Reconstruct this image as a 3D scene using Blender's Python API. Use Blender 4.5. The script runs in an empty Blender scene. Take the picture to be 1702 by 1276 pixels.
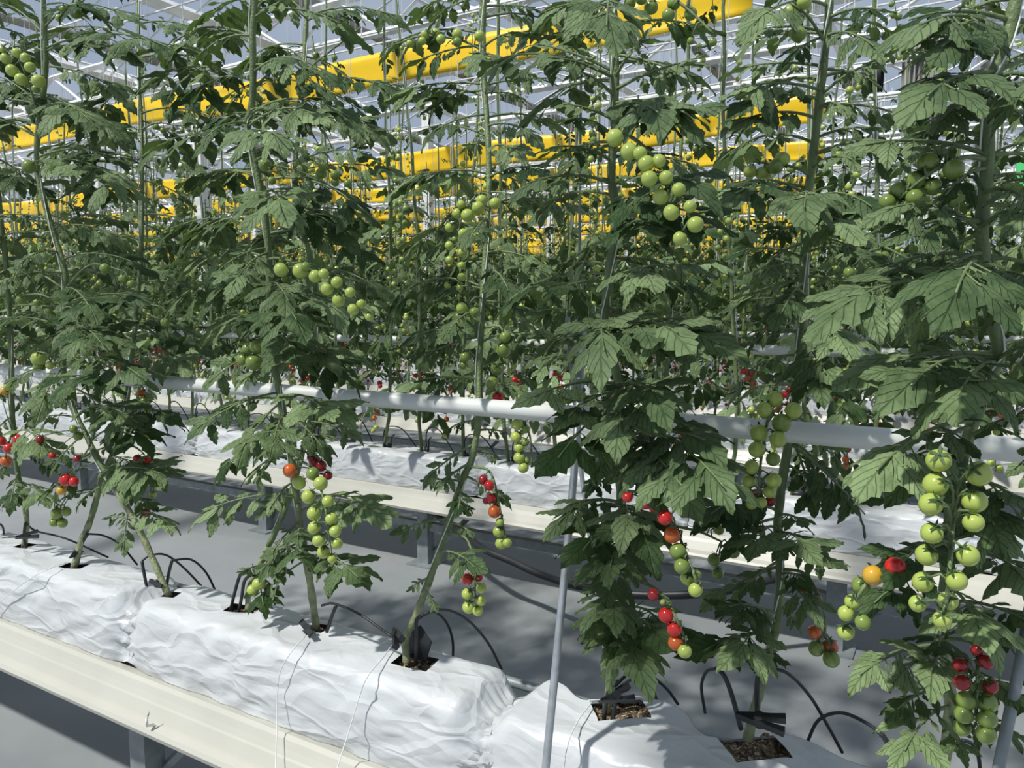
import bpy, math, random
import numpy as np
from mathutils import Vector, Matrix
SC = bpy.context.scene
COL = SC.collection
rnd = random.Random(7)
nr = np.random.default_rng(7)

# ------------------------------------------------------------------ camera, sky, sun, exposure
HC = 1.35                                   # lens height above the floor cloth
FPX = 1275.0; CX, CY, HOR = 851.0, 638.0, 508.0
YAW = math.radians(30.4); PIT = math.atan((CY - HOR) / FPX)
cam_d = bpy.data.cameras.new('camera'); cam = bpy.data.objects.new('camera', cam_d); COL.objects.link(cam)
cam.location = (0, 0, HC); cam.rotation_euler = (math.pi / 2 - PIT, 0, YAW)
cam_d.sensor_fit = 'HORIZONTAL'; cam_d.sensor_width = 36.0; cam_d.lens = 36.0 * FPX / 1702.0
cam_d.clip_start = 0.05; cam_d.clip_end = 300
SC.camera = cam
W = bpy.data.worlds.new('sky'); SC.world = W; W.use_nodes = True
wn = W.node_tree; wn.nodes.clear()
wo = wn.nodes.new('ShaderNodeOutputWorld'); wb = wn.nodes.new('ShaderNodeBackground')
wt = wn.nodes.new('ShaderNodeTexCoord'); wz = wn.nodes.new('ShaderNodeTexNoise'); wr = wn.nodes.new('ShaderNodeValToRGB')
wz.inputs['Scale'].default_value = 2.2; wz.inputs['Detail'].default_value = 4
wr.color_ramp.elements[0].position = .4; wr.color_ramp.elements[0].color = (.32, .39, .52, 1)
wr.color_ramp.elements[1].position = .65; wr.color_ramp.elements[1].color = (.47, .52, .60, 1)
wn.links.new(wt.outputs['Generated'], wz.inputs['Vector']); wn.links.new(wz.outputs['Fac'], wr.inputs['Fac'])
wn.links.new(wr.outputs['Color'], wb.inputs['Color']); wn.links.new(wb.outputs[0], wo.inputs['Surface'])
wb.inputs['Strength'].default_value = 0.85
sun_d = bpy.data.lights.new('sun', 'SUN'); sun = bpy.data.objects.new('sun', sun_d); COL.objects.link(sun)
sun_d.energy = 3.7; sun_d.angle = math.radians(2.2); sun_d.color = (1, .965, .90)
sun.location = (-2, -6, 12)
sun.rotation_euler = Vector((-.30, -.58, .90)).to_track_quat('Z', 'Y').to_euler()
SC.view_settings.view_transform = 'Standard'; SC.view_settings.look = 'None'
SC.view_settings.gamma = 1; SC.view_settings.exposure = 0.25; SC.view_settings.use_curve_mapping = False
SC.cycles.max_bounces = 8; SC.cycles.transparent_max_bounces = 16
SC.cycles.caustics_reflective = False; SC.cycles.caustics_refractive = False
SC.cycles.use_denoising = True

_fw = np.array([-math.sin(YAW) * math.cos(PIT), math.cos(YAW) * math.cos(PIT), -math.sin(PIT)])
_rt = np.array([math.cos(YAW), math.sin(YAW), 0.0]); _up = np.cross(_rt, _fw); CAM = np.array([0, 0, HC])
def at(x, y, Y):
    """the point of the place seen at photo pixel (x, y) on the upright plane at distance Y across the rows"""
    d = _fw * FPX + _rt * (x - CX) - _up * (y - CY)
    return CAM + d * (Y / d[1])
def atz(x, y, z):
    d = _fw * FPX + _rt * (x - CX) - _up * (y - CY)
    return CAM + d * ((z - HC) / d[2])
def depth(p): return float((np.asarray(p) - CAM) @ _fw)

# ------------------------------------------------------------------ materials
def nt(name):
    m = bpy.data.materials.new(name); m.use_nodes = True
    return m, m.node_tree, m.node_tree.nodes['Principled BSDF']
def plain(name, c, rough=.5, metal=0., spec=.5, var=.08, scale=20., bump=0., bscale=80., coat=0.):
    m, t, b = nt(name)
    b.inputs['Roughness'].default_value = rough; b.inputs['Metallic'].default_value = metal
    b.inputs['Specular IOR Level'].default_value = spec; b.inputs['Coat Weight'].default_value = coat
    tc = t.nodes.new('ShaderNodeTexCoord'); n = t.nodes.new('ShaderNodeTexNoise'); n.inputs['Scale'].default_value = scale
    n.inputs['Detail'].default_value = 4
    t.links.new(tc.outputs['Object'], n.inputs['Vector'])
    r = t.nodes.new('ShaderNodeValToRGB')
    r.color_ramp.elements[0].position = .3; r.color_ramp.elements[1].position = .7
    r.color_ramp.elements[0].color = tuple(v * (1 - var) for v in c) + (1,)
    r.color_ramp.elements[1].color = tuple(min(1, v * (1 + var)) for v in c) + (1,)
    t.links.new(n.outputs['Fac'], r.inputs['Fac']); t.links.new(r.outputs['Color'], b.inputs['Base Color'])
    if bump:
        n2 = t.nodes.new('ShaderNodeTexNoise'); n2.inputs['Scale'].default_value = bscale; n2.inputs['Detail'].default_value = 3
        t.links.new(tc.outputs['Object'], n2.inputs['Vector'])
        bp = t.nodes.new('ShaderNodeBump'); bp.inputs['Strength'].default_value = bump; bp.inputs['Distance'].default_value = .01
        t.links.new(n2.outputs['Fac'], bp.inputs['Height']); t.links.new(bp.outputs[0], b.inputs['Normal'])
    return m
def math_n(t, op, a, b=None):
    n = t.nodes.new('ShaderNodeMath'); n.operation = op
    for i, v in enumerate((a, b)):
        if v is None: continue
        if isinstance(v, (int, float)): n.inputs[i].default_value = v
        else: t.links.new(v, n.inputs[i])
    return n.outputs[0]
def leaf_material(name, dark, light, vein):
    m, t, b = nt(name)
    b.inputs['Roughness'].default_value = .55; b.inputs['Specular IOR Level'].default_value = .2
    uv = t.nodes.new('ShaderNodeUVMap'); sp = t.nodes.new('ShaderNodeSeparateXYZ'); t.links.new(uv.outputs[0], sp.inputs[0])
    av = math_n(t, 'ABSOLUTE', sp.outputs['Y'])
    ph = math_n(t, 'SUBTRACT', sp.outputs['X'], math_n(t, 'MULTIPLY', av, .42))
    fr = math_n(t, 'FRACT', math_n(t, 'MULTIPLY', ph, 5.0))
    side = math_n(t, 'ABSOLUTE', math_n(t, 'SUBTRACT', fr, .5))            # 0 on a side vein
    ve = math_n(t, 'MAXIMUM', math_n(t, 'SUBTRACT', 1.0, math_n(t, 'MULTIPLY', side, 12.0)), math_n(t, 'SUBTRACT', 1.0, math_n(t, 'MULTIPLY', av, 16.0)))
    ve = math_n(t, 'MAXIMUM', ve, 0.0)
    tc = t.nodes.new('ShaderNodeTexCoord'); n = t.nodes.new('ShaderNodeTexNoise'); n.inputs['Scale'].default_value = 14; n.inputs['Detail'].default_value = 5
    t.links.new(tc.outputs['Object'], n.inputs['Vector'])
    oi = t.nodes.new('ShaderNodeObjectInfo')
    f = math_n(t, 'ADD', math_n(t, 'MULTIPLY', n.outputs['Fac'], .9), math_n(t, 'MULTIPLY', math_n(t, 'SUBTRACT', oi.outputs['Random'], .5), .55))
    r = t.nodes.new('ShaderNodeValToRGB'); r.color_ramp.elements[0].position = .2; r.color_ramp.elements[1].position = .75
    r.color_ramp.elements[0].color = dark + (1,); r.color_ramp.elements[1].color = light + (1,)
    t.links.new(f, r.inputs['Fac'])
    mx = t.nodes.new('ShaderNodeMix'); mx.data_type = 'RGBA'; mx.inputs[7].default_value = vein + (1,)
    t.links.new(math_n(t, 'MULTIPLY', ve, .26), mx.inputs[0]); t.links.new(r.outputs['Color'], mx.inputs[6])
    t.links.new(mx.outputs[2], b.inputs['Base Color'])
    n3 = t.nodes.new('ShaderNodeTexNoise'); n3.inputs['Scale'].default_value = 75; t.links.new(tc.outputs['Object'], n3.inputs['Vector'])
    hgt = math_n(t, 'ADD', math_n(t, 'MULTIPLY', ve, -.30), math_n(t, 'MULTIPLY', n3.outputs['Fac'], 1.0))
    bp = t.nodes.new('ShaderNodeBump'); bp.inputs['Strength'].default_value = .8; bp.inputs['Distance'].default_value = .007
    t.links.new(hgt, bp.inputs['Height']); t.links.new(bp.outputs[0], b.inputs['Normal'])
    tr = t.nodes.new('ShaderNodeBsdfTranslucent'); tr.inputs['Color'].default_value = (light[0] * 1.1, light[1] * 1.35, light[2] * .5, 1)
    ms = t.nodes.new('ShaderNodeMixShader'); ms.inputs[0].default_value = .10
    t.links.new(b.outputs[0], ms.inputs[1]); t.links.new(tr.outputs[0], ms.inputs[2])
    t.links.new(ms.outputs[0], t.nodes['Material Output'].inputs['Surface'])
    return m
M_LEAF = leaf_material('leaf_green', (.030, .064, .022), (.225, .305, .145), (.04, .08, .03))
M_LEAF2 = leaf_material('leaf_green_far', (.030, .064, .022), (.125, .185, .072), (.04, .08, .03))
M_STEM = plain('stem_green', (.15, .205, .085), .5, var=.3, scale=30, bump=.3, bscale=200)
M_STEM_OLD = plain('stem_old', (.25, .28, .15), .6, var=.4, scale=40, bump=.5, bscale=150)
M_CALYX = plain('calyx_green', (.055, .105, .03), .6, var=.25)
FR = {'g': plain('fruit_light_green', (.40, .49, .10), .22, var=.14, scale=60, coat=.3),
      'G': plain('fruit_dark_and_shaded_green', (.19, .27, .055), .25, var=.16, scale=60, coat=.3),  # darker green fruit; on some trusses the colour also paints in shade
      'y': plain('fruit_yellow', (.62, .36, .035), .22, var=.2, scale=40, coat=.3),
      'o': plain('fruit_orange', (.55, .115, .02), .2, var=.25, scale=40, coat=.3),
      'r': plain('fruit_red', (.56, .022, .018), .18, var=.12, scale=50, coat=.35),
      'd': plain('fruit_deep_red', (.30, .014, .016), .22, var=.2, scale=50, coat=.3)}
M_BLACK = plain('black_plastic', (.018, .02, .022), .45, var=.3, scale=60)
M_STRING = plain('white_twine', (.78, .80, .78), .7, var=.08)
def film_material():
    m, t, b = nt('white_film'); b.inputs['Roughness'].default_value = .36; b.inputs['Base Color'].default_value = (.585, .605, .62, 1)
    tc = t.nodes.new('ShaderNodeTexCoord'); mp = t.nodes.new('ShaderNodeMapping'); mp.inputs['Scale'].default_value = (1, 1.6, 2.4); mp.inputs['Rotation'].default_value = (0, .35, .2)
    t.links.new(tc.outputs['Object'], mp.inputs['Vector']); h = None
    for sc, amp, dist in ((3.2, 1.0, .9), (8, .35, .7), (22, .07, .4)):
        n = t.nodes.new('ShaderNodeTexNoise'); n.inputs['Scale'].default_value = sc; n.inputs['Detail'].default_value = 1.2; n.inputs['Distortion'].default_value = dist
        t.links.new(mp.outputs[0], n.inputs['Vector'])
        v = math_n(t, 'MULTIPLY', math_n(t, 'ABSOLUTE', math_n(t, 'SUBTRACT', n.outputs['Fac'], .5)), -2.0 * amp)
        h = v if h is None else math_n(t, 'ADD', h, v)
    nd = t.nodes.new('ShaderNodeTexNoise'); nd.inputs['Scale'].default_value = 4; t.links.new(mp.outputs[0], nd.inputs['Vector'])
    vm = t.nodes.new('ShaderNodeMix'); vm.data_type = 'RGBA'; vm.inputs[0].default_value = .22; t.links.new(mp.outputs[0], vm.inputs[6]); t.links.new(nd.outputs['Color'], vm.inputs[7])
    vo = t.nodes.new('ShaderNodeTexVoronoi'); vo.feature = 'DISTANCE_TO_EDGE'; vo.inputs['Scale'].default_value = 6.5; t.links.new(vm.outputs[2], vo.inputs['Vector'])
    h = math_n(t, 'ADD', math_n(t, 'MULTIPLY', h, .8), math_n(t, 'MULTIPLY', math_n(t, 'MINIMUM', vo.outputs['Distance'], .12), -2.0))
    bp = t.nodes.new('ShaderNodeBump'); bp.inputs['Strength'].default_value = .36; bp.inputs['Distance'].default_value = .03
    t.links.new(h, bp.inputs['Height']); t.links.new(bp.outputs[0], b.inputs['Normal']); return m
M_STEEL = plain('galvanised_steel', (.42, .45, .47), .42, metal=.55, var=.16, scale=45)
M_DSTEEL = plain('grey_steel', (.25, .28, .29), .5, metal=.25, var=.2, scale=25)
M_WHITE = plain('white_paint', (.86, .87, .86), .4, var=.05, scale=6)
M_PIPE = plain('white_pipe', (.74, .76, .72), .42, var=.07, scale=9)
M_CREAM = plain('cream_sheet', (.50, .49, .43), .38, var=.05, scale=5)
M_BAG = film_material()
M_YELLOW = plain('yellow_tape', (.93, .60, .012), .4, var=.07, scale=1.5, bump=.25, bscale=3)
M_SCREEN = plain('grey_screen', (.33, .32, .30), .8, var=.2, scale=6, bump=.4, bscale=20)
M_GREENCARD = plain('green_card', (.10, .62, .20), .5, var=.04)

def soil_material():
    m, t, b = nt('coco_substrate'); b.inputs['Roughness'].default_value = .95
    tc = t.nodes.new('ShaderNodeTexCoord'); v = t.nodes.new('ShaderNodeTexVoronoi'); v.inputs['Scale'].default_value = 220
    t.links.new(tc.outputs['Object'], v.inputs['Vector'])
    r = t.nodes.new('ShaderNodeValToRGB'); e = r.color_ramp.elements
    e[0].position = 0; e[0].color = (.035, .025, .018, 1); e[1].position = 1; e[1].color = (.62, .55, .42, 1)
    x = e.new(.45); x.color = (.16, .10, .055, 1); x = e.new(.75); x.color = (.30, .22, .13, 1)
    sx = t.nodes.new('ShaderNodeSeparateColor'); t.links.new(v.outputs['Color'], sx.inputs[0])
    t.links.new(sx.outputs[0], r.inputs['Fac']); t.links.new(r.outputs['Color'], b.inputs['Base Color'])
    bp = t.nodes.new('ShaderNodeBump'); bp.inputs['Strength'].default_value = .9; bp.inputs['Distance'].default_value = .006
    t.links.new(v.outputs['Distance'], bp.inputs['Height']); t.links.new(bp.outputs[0], b.inputs['Normal'])
    return m
M_SOIL = soil_material()
def cloth_material():
    m, t, b = nt('woven_ground_cloth'); b.inputs['Roughness'].default_value = .75
    tc = t.nodes.new('ShaderNodeTexCoord')
    n = t.nodes.new('ShaderNodeTexNoise'); n.inputs['Scale'].default_value = 1.6; n.inputs['Detail'].default_value = 6
    t.links.new(tc.outputs['Object'], n.inputs['Vector'])
    r = t.nodes.new('ShaderNodeValToRGB'); r.color_ramp.elements[0].position = .3; r.color_ramp.elements[1].position = .75
    r.color_ramp.elements[0].color = (.245, .262, .272, 1); r.color_ramp.elements[1].color = (.32, .337, .345, 1)
    t.links.new(n.outputs['Fac'], r.inputs['Fac'])
    w = t.nodes.new('ShaderNodeTexWave'); w.inputs['Scale'].default_value = 90; w.bands_direction = 'Y'; w.inputs['Distortion'].default_value = 2.5
    t.links.new(tc.outputs['Object'], w.inputs['Vector'])
    mx = t.nodes.new('ShaderNodeMix'); mx.data_type = 'RGBA'; mx.blend_type = 'MULTIPLY'; mx.inputs[0].default_value = .16
    t.links.new(r.outputs['Color'], mx.inputs[6]); t.links.new(w.outputs['Color'], mx.inputs[7]); t.links.new(mx.outputs[2], b.inputs['Base Color'])
    n2 = t.nodes.new('ShaderNodeTexNoise'); n2.inputs['Scale'].default_value = 5; t.links.new(tc.outputs['Object'], n2.inputs['Vector'])
    bp = t.nodes.new('ShaderNodeBump'); bp.inputs['Strength'].default_value = .25; bp.inputs['Distance'].default_value = .03
    t.links.new(n2.outputs['Fac'], bp.inputs['Height']); t.links.new(bp.outputs[0], b.inputs['Normal'])
    return m
M_CLOTH = cloth_material()
def glass_material():
    m = bpy.data.materials.new('greenhouse_glass'); m.use_nodes = True; t = m.node_tree; t.nodes.clear()
    o = t.nodes.new('ShaderNodeOutputMaterial'); a = t.nodes.new('ShaderNodeBsdfTransparent'); g = t.nodes.new('ShaderNodeBsdfGlossy')
    a.inputs['Color'].default_value = (.93, .95, .96, 1); g.inputs['Roughness'].default_value = .3
    f = t.nodes.new('ShaderNodeFresnel'); f.inputs['IOR'].default_value = 1.04
    ms = t.nodes.new('ShaderNodeMixShader'); t.links.new(f.outputs[0], ms.inputs[0]); t.links.new(a.outputs[0], ms.inputs[1]); t.links.new(g.outputs[0], ms.inputs[2])
    t.links.new(ms.outputs[0], o.inputs['Surface']); return m
M_GLASS = glass_material()

# ------------------------------------------------------------------ mesh helpers
class MB:
    def __init__(s): s.v = []; s.f = []; s.m = []; s.uv = []; s.n = 0
    def add(s, v, f, mat=0, uv=None):
        v = np.asarray(v, float).reshape(-1, 3)
        s.v.append(v); s.uv.append(np.zeros((len(v), 2)) if uv is None else uv)
        for q in f: s.f.append([i + s.n for i in q])
        s.m += [mat] * len(f); s.n += len(v)
    def tube(s, pts, rad, n=6, mat=0, cap=True):
        P = np.asarray(pts, float); k = len(P)
        R = np.full(k, rad) if np.isscalar(rad) else np.asarray(rad, float)
        T = np.gradient(P, axis=0); T /= np.linalg.norm(T, axis=1)[:, None] + 1e-12
        ref = np.array([0, 0, 1.]) if abs(T[0][2]) < .8 else np.array([1., 0, 0])
        vs = []
        for i in range(k):
            a = np.cross(T[i], ref); a /= np.linalg.norm(a) + 1e-12; b = np.cross(T[i], a); ref = np.cross(a, T[i]) if False else ref
            if abs(T[i] @ ref) > .97: ref = b
            for j in range(n):
                w = 2 * math.pi * j / n; vs.append(P[i] + R[i] * (math.cos(w) * a + math.sin(w) * b))
        f = [[i * n + j, i * n + (j + 1) % n, (i + 1) * n + (j + 1) % n, (i + 1) * n + j] for i in range(k - 1) for j in range(n)]
        if cap: f += [list(range(n))[::-1], [(k - 1) * n + j for j in range(n)]]
        s.add(vs, f, mat)
    def box(s, lo, hi, mat=0):
        x0, y0, z0 = lo; x1, y1, z1 = hi
        v = [(x0, y0, z0), (x1, y0, z0), (x1, y1, z0), (x0, y1, z0), (x0, y0, z1), (x1, y0, z1), (x1, y1, z1), (x0, y1, z1)]
        s.add(v, [[0, 3, 2, 1], [4, 5, 6, 7], [0, 1, 5, 4], [1, 2, 6, 5], [2, 3, 7, 6], [3, 0, 4, 7]], mat)
    def bar(s, a, b, w, mat=0): s.tube([a, b], w * .7071, 4, mat)
    def mesh(s, name, mats, smooth=True):
        me = bpy.data.meshes.new(name)
        V = np.concatenate(s.v) if s.v else np.zeros((0, 3))
        me.from_pydata(V.tolist(), [], s.f)
        for m in (mats if isinstance(mats, (list, tuple)) else [mats]): me.materials.append(m)
        me.polygons.foreach_set('material_index', s.m)
        if smooth: me.polygons.foreach_set('use_smooth', [True] * len(s.f))
        U = np.concatenate(s.uv)
        if U.any():
            lay = me.uv_layers.new(name='UVMap'); li = np.zeros(len(me.loops), int); me.loops.foreach_get('vertex_index', li)
            lay.data.foreach_set('uv', U[li].ravel())
        me.update(); return me
def link(name, me, parent=None, loc=None):
    o = bpy.data.objects.new(name, me); COL.objects.link(o)
    if parent: o.parent = parent
    if loc is not None: o.location = [float(c) for c in loc]
    return o
def tag(o, label=None, cat=None, group=None, kind=None):
    if label: o['label'] = label
    if cat: o['category'] = cat
    if group: o['group'] = group
    if kind: o['kind'] = kind
    return o
def empty(name, loc, label=None, cat=None, group=None, kind=None):
    o = link(name, None, None, loc); o.empty_display_size = .1
    return tag(o, label, cat, group, kind)
def spline(pts, per=6):
    """smooth curve through the points (Catmull-Rom)"""
    P = np.asarray(pts, float); P = np.vstack([2 * P[0] - P[1], P, 2 * P[-1] - P[-2]]); out = []
    for i in range(1, len(P) - 2):
        for k in range(per):
            t = k / per; a, b, c, d = P[i - 1], P[i], P[i + 1], P[i + 2]
            out.append(.5 * (2 * b + (c - a) * t + (2 * a - 5 * b + 4 * c - d) * t * t + (3 * b - a - 3 * c + d) * t ** 3))
    out.append(P[-2]); return np.array(out)

# ------------------------------------------------------------------ the setting
ROW = 1.93                                  # row to row
NROW = 20
ORD = ['first','second','third','fourth','fifth','sixth','seventh','eighth','ninth','tenth','eleventh','twelfth','thirteenth','fourteenth','fifteenth','sixteenth','seventeenth','eighteenth','nineteenth','twentieth']
def struct(name, mb, mat, label=None, smooth=False, cat=None):
    o = link(name, mb.mesh(name, mat, smooth)); o['kind'] = 'structure'
    if label: o['label'] = label
    return o
XL, XR, YN, YF = -95.0, 10.0, -3.0, 44.0
mb = MB(); mb.add([(XL, YN, 0), (XR, YN, 0), (XR, YF, 0), (XL, YF, 0)], [[0, 1, 2, 3]]); struct('floor', mb, M_CLOTH, 'grey white woven ground cloth covering the greenhouse floor')
def glass_wall(name, a, b, h, label):
    root = empty(name, a, label, None, None, 'structure')
    a = np.array(a, float); b = np.array(b, float); L = np.linalg.norm(b - a); d = (b - a) / L
    g = MB(); g.add([(0, 0, .5), tuple(d * L + [0, 0, .5]), tuple(d * L + [0, 0, h]), (0, 0, h)], [[0, 1, 2, 3]]); link('glazing', g.mesh('glazing', M_GLASS, False), root)
    f = MB(); n = int(L / 2)
    for i in range(n + 1):
        p = d * (L * i / n); f.bar(p, p + [0, 0, h], .06)
    for z in np.arange(.5, h + .01, .75): f.bar([0, 0, z], d * L + [0, 0, z], .05)
    f.bar([0, 0, .25], d * L + [0, 0, .25], .5)
    o = link('frame', f.mesh('frame', M_WHITE, False), root); o['kind'] = 'stuff'
glass_wall('wall_back', (XL, YF, 0), (XR, YF, 0), 5.6, 'far glazed wall with white bars')
glass_wall('wall_right', (XR, YN, 0), (XR, YF, 0), 5.6, 'glazed end wall with white bars')

# roof: ridges run across the rows, 4 m apart; panes between white bars
ceil = empty('ceiling', (0, 0, 5.6), 'glass greenhouse roof of panes in white bars', None, None, 'structure')
ZG, ZR, SP = 5.6, 6.35, 2.0
pane = MB(); pane.add([(0, 0, 0), (0, 1.17, 0), (SP - .05, 1.17, ZR - ZG - .02), (SP - .05, 0, ZR - ZG - .02)], [[0, 1, 2, 3]])
0 and pane.add([(0, 0, -.006), (0, 1.17, -.006), (SP - .05, 1.17, ZR - ZG - .026), (SP - .05, 0, ZR - ZG - .026)], [[3, 2, 1, 0]])
pm = pane.mesh('pane', M_GLASS, False)
spots = []
for i in range(int((XR - XL) / SP)):
    x0 = XR - SP * (i + 1)
    for j in range(int((YF - YN) / 1.2)):
        y0 = YN + 1.2 * j
        spots.append((math.hypot(x0 + 1 + .5 * (y0), y0), i, x0, y0))
seen = sorted(s for s in spots if s[3] > 7 and -2.1 * s[3] < s[2] < .1 * s[3] + 2)
first = {(s[2], s[3]) for s in seen[:290]}
rest = MB()
for _, i, x0, y0 in spots:
    if (x0, y0) in first:
        o = link('pane', pm, ceil, (x0 + (.02 if i % 2 else SP - .02), y0, 0)); o.scale.x = 1 if i % 2 else -1
    elif -2.4 * max(y0, 3) - 6 < x0:
        x1 = x0 + SP; za, zb = (0, ZR - ZG) if i % 2 else (ZR - ZG, 0)
        rest.add([(x0 + .02, y0, za), (x1 - .02, y0, zb), (x1 - .02, y0 + 1.17, zb), (x0 + .02, y0 + 1.17, za)], [[0, 1, 2, 3]])
link('panes', rest.mesh('panes', M_GLASS, False), ceil)['kind'] = 'stuff'
bars = MB()
for i in range(int((XR - XL) / SP)):
    x0 = XR - SP * (i + 1); za, zb = (0, ZR - ZG) if i % 2 else (ZR - ZG, 0)
    for j in range(int((YF - YN) / 1.2) + 1):
        y0 = YN + 1.2 * j
        if -2.4 * max(y0, 3) - 6 < x0: bars.bar((x0, y0 - .015, za), (x0 + SP, y0 - .015, zb), .028)
    if -2.4 * YF - 6 < x0:
        yb = max(YN, -x0 / 2.4 - 4)
        bars.bar((x0, yb, za), (x0, YF, za), .12 if i % 2 else .05)
link('glazing_bar', bars.mesh('glazing_bar', M_WHITE, False), ceil)['kind'] = 'stuff'

# lattice girders along the rows
def girder_mesh(L):
    g = MB(); h = .5
    for z in (0, h): g.bar((0, 0, z), (L, 0, z), .075)
    n = int(L / .8)
    for k in range(n):
        x = k * L / n; g.bar((x, 0, 0 if k % 2 else h), (x + L / n, 0, h if k % 2 else 0), .035)
    return g
COLY = [1.23 + 1.93 * (j + .5) for j in range(3, 22, 3)]
for k in range(12):
    Y = 4.6 + 3.2 * k
    x0 = -2.3 * Y - 4
    g = girder_mesh(XR - x0)
    o = link('roof_girder', g.mesh('roof_girder', M_WHITE, False), None, (x0, Y, 4.75)); tag(o, 'white lattice roof girder running along the crop rows', None, 'lattice girders under the glass roof', 'structure')
for Y in COLY:                               # columns stand in the aisles
    for x in np.arange(-10.2 - 12 * int(2.3 * Y / 12), XR, 12.0):
        c = MB(); c.box((-.09, -.09, 0), (.09, .09, ZG)); c.box((-.16, -.16, 0), (.16, .16, .03))
        o = link('column', c.mesh('column', M_WHITE, False), None, (x, Y, 0)); tag(o, 'square white steel roof column', None, 'white columns carrying the roof', 'structure')
# bunched grey shade screens across the rows, high under the glass
for k in range(14):
    x = 3.2 - 4.0 * k + .9
    ya = max(3.0, -x / 2.3 - 2)
    s = MB(); n = 40; pts = [(0, ya + (YF - .4 - ya) * i / n, .03 * math.sin(i * 1.7)) for i in range(n + 1)]
    s.tube(pts, [.085 + .03 * math.sin(i * 2.3 + k) for i in range(n + 1)], 8)
    o = link('shade_screen', s.mesh('shade_screen', M_SCREEN), None, (x, 0, 5.42)); tag(o, 'bunched grey shade screen drawn together under the glass roof', 'screen', 'bunched shade screens under the roof')

# ------------------------------------------------------------------ row furniture: gutters, bags, pipes, tape
GP = [(1.145, .418), (1.118, .424), (1.108, .418), (1.100, .404), (1.092, .392), (1.088, .388), (1.072, .362), (1.066, .360), (1.052, .353), (1.046, .344), (1.050, .332), (1.062, .328),
      (1.12, .325), (1.34, .325), (1.405, .332), (1.41, .344), (1.372, .372), (1.352, .418), (1.325, .418), (1.32, .405), (1.15, .405)]
def gutter(k, x0, x1, legs, label):
    dy = (k - 1) * ROW
    root = empty('growing_gutter', (x0, 1.23 + dy, 0), label, 'gutter', 'cream growing gutters')
    g = MB(); n = len(GP); v = [(x, y - 1.23, z) for x in (0, x1 - x0) for y, z in GP]
    g.add(v, [[i, n + i, n + (i + 1) % n, (i + 1) % n] for i in range(n)] + [list(range(n)), [n + i for i in range(n)][::-1]])
    link('trough', g.mesh('trough', M_CREAM, False), root)
    b = MB(); b.box((0, -.02, .185), (x1 - x0, .02, .225)); link('support_beam', b.mesh('support_beam', M_DSTEEL, False), root)
    for x in legs:
        l = MB(); l.box((-.034, -.03, .0), (.034, .03, .33)); l.box((-.075, -.075, 0), (.075, .075, .008))
        l.bar((.02, .03, .05), (.3, .03, .32), .02)
        link('leg', l.mesh('leg', M_DSTEEL, False), root, (x - x0, 0, 0))
gutter(1, -4.2, .9, [-3.4, -1.9, -.3], 'near cream growing gutter under the front row of white bags')
gutter(2, -9.5, 2.5, [-.375, -2.38, -3.58, -5.5, -7.5, .9], 'second cream growing gutter on grey legs beyond the aisle')
gutter(3, -13.5, 2.6, [-2.2 * k + 1 for k in range(7)], 'third cream growing gutter, seen low through the second row')
for k in range(4, NROW):
    gutter(k, -2.3 * (1.2 + (k - 1) * ROW) - 4, 2.7, [-1 - 3 * j for j in range(2)], 'cream growing gutter of the %s row, mostly hidden by vines' % ORD[k - 1])
nub = MB(); p = at(247, 1200, 1.048)
nub.tube([(0, .012, -.012), (0, -.004, -.006), (.002, -.006, .012), (.006, .0, .028)], [.004, .004, .0035, .0015], 6)
tag(link('cable_tie', nub.mesh('cable_tie', M_WHITE), None, p), 'white cable tie end on the lower lip of the near gutter', 'cable tie')

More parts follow.
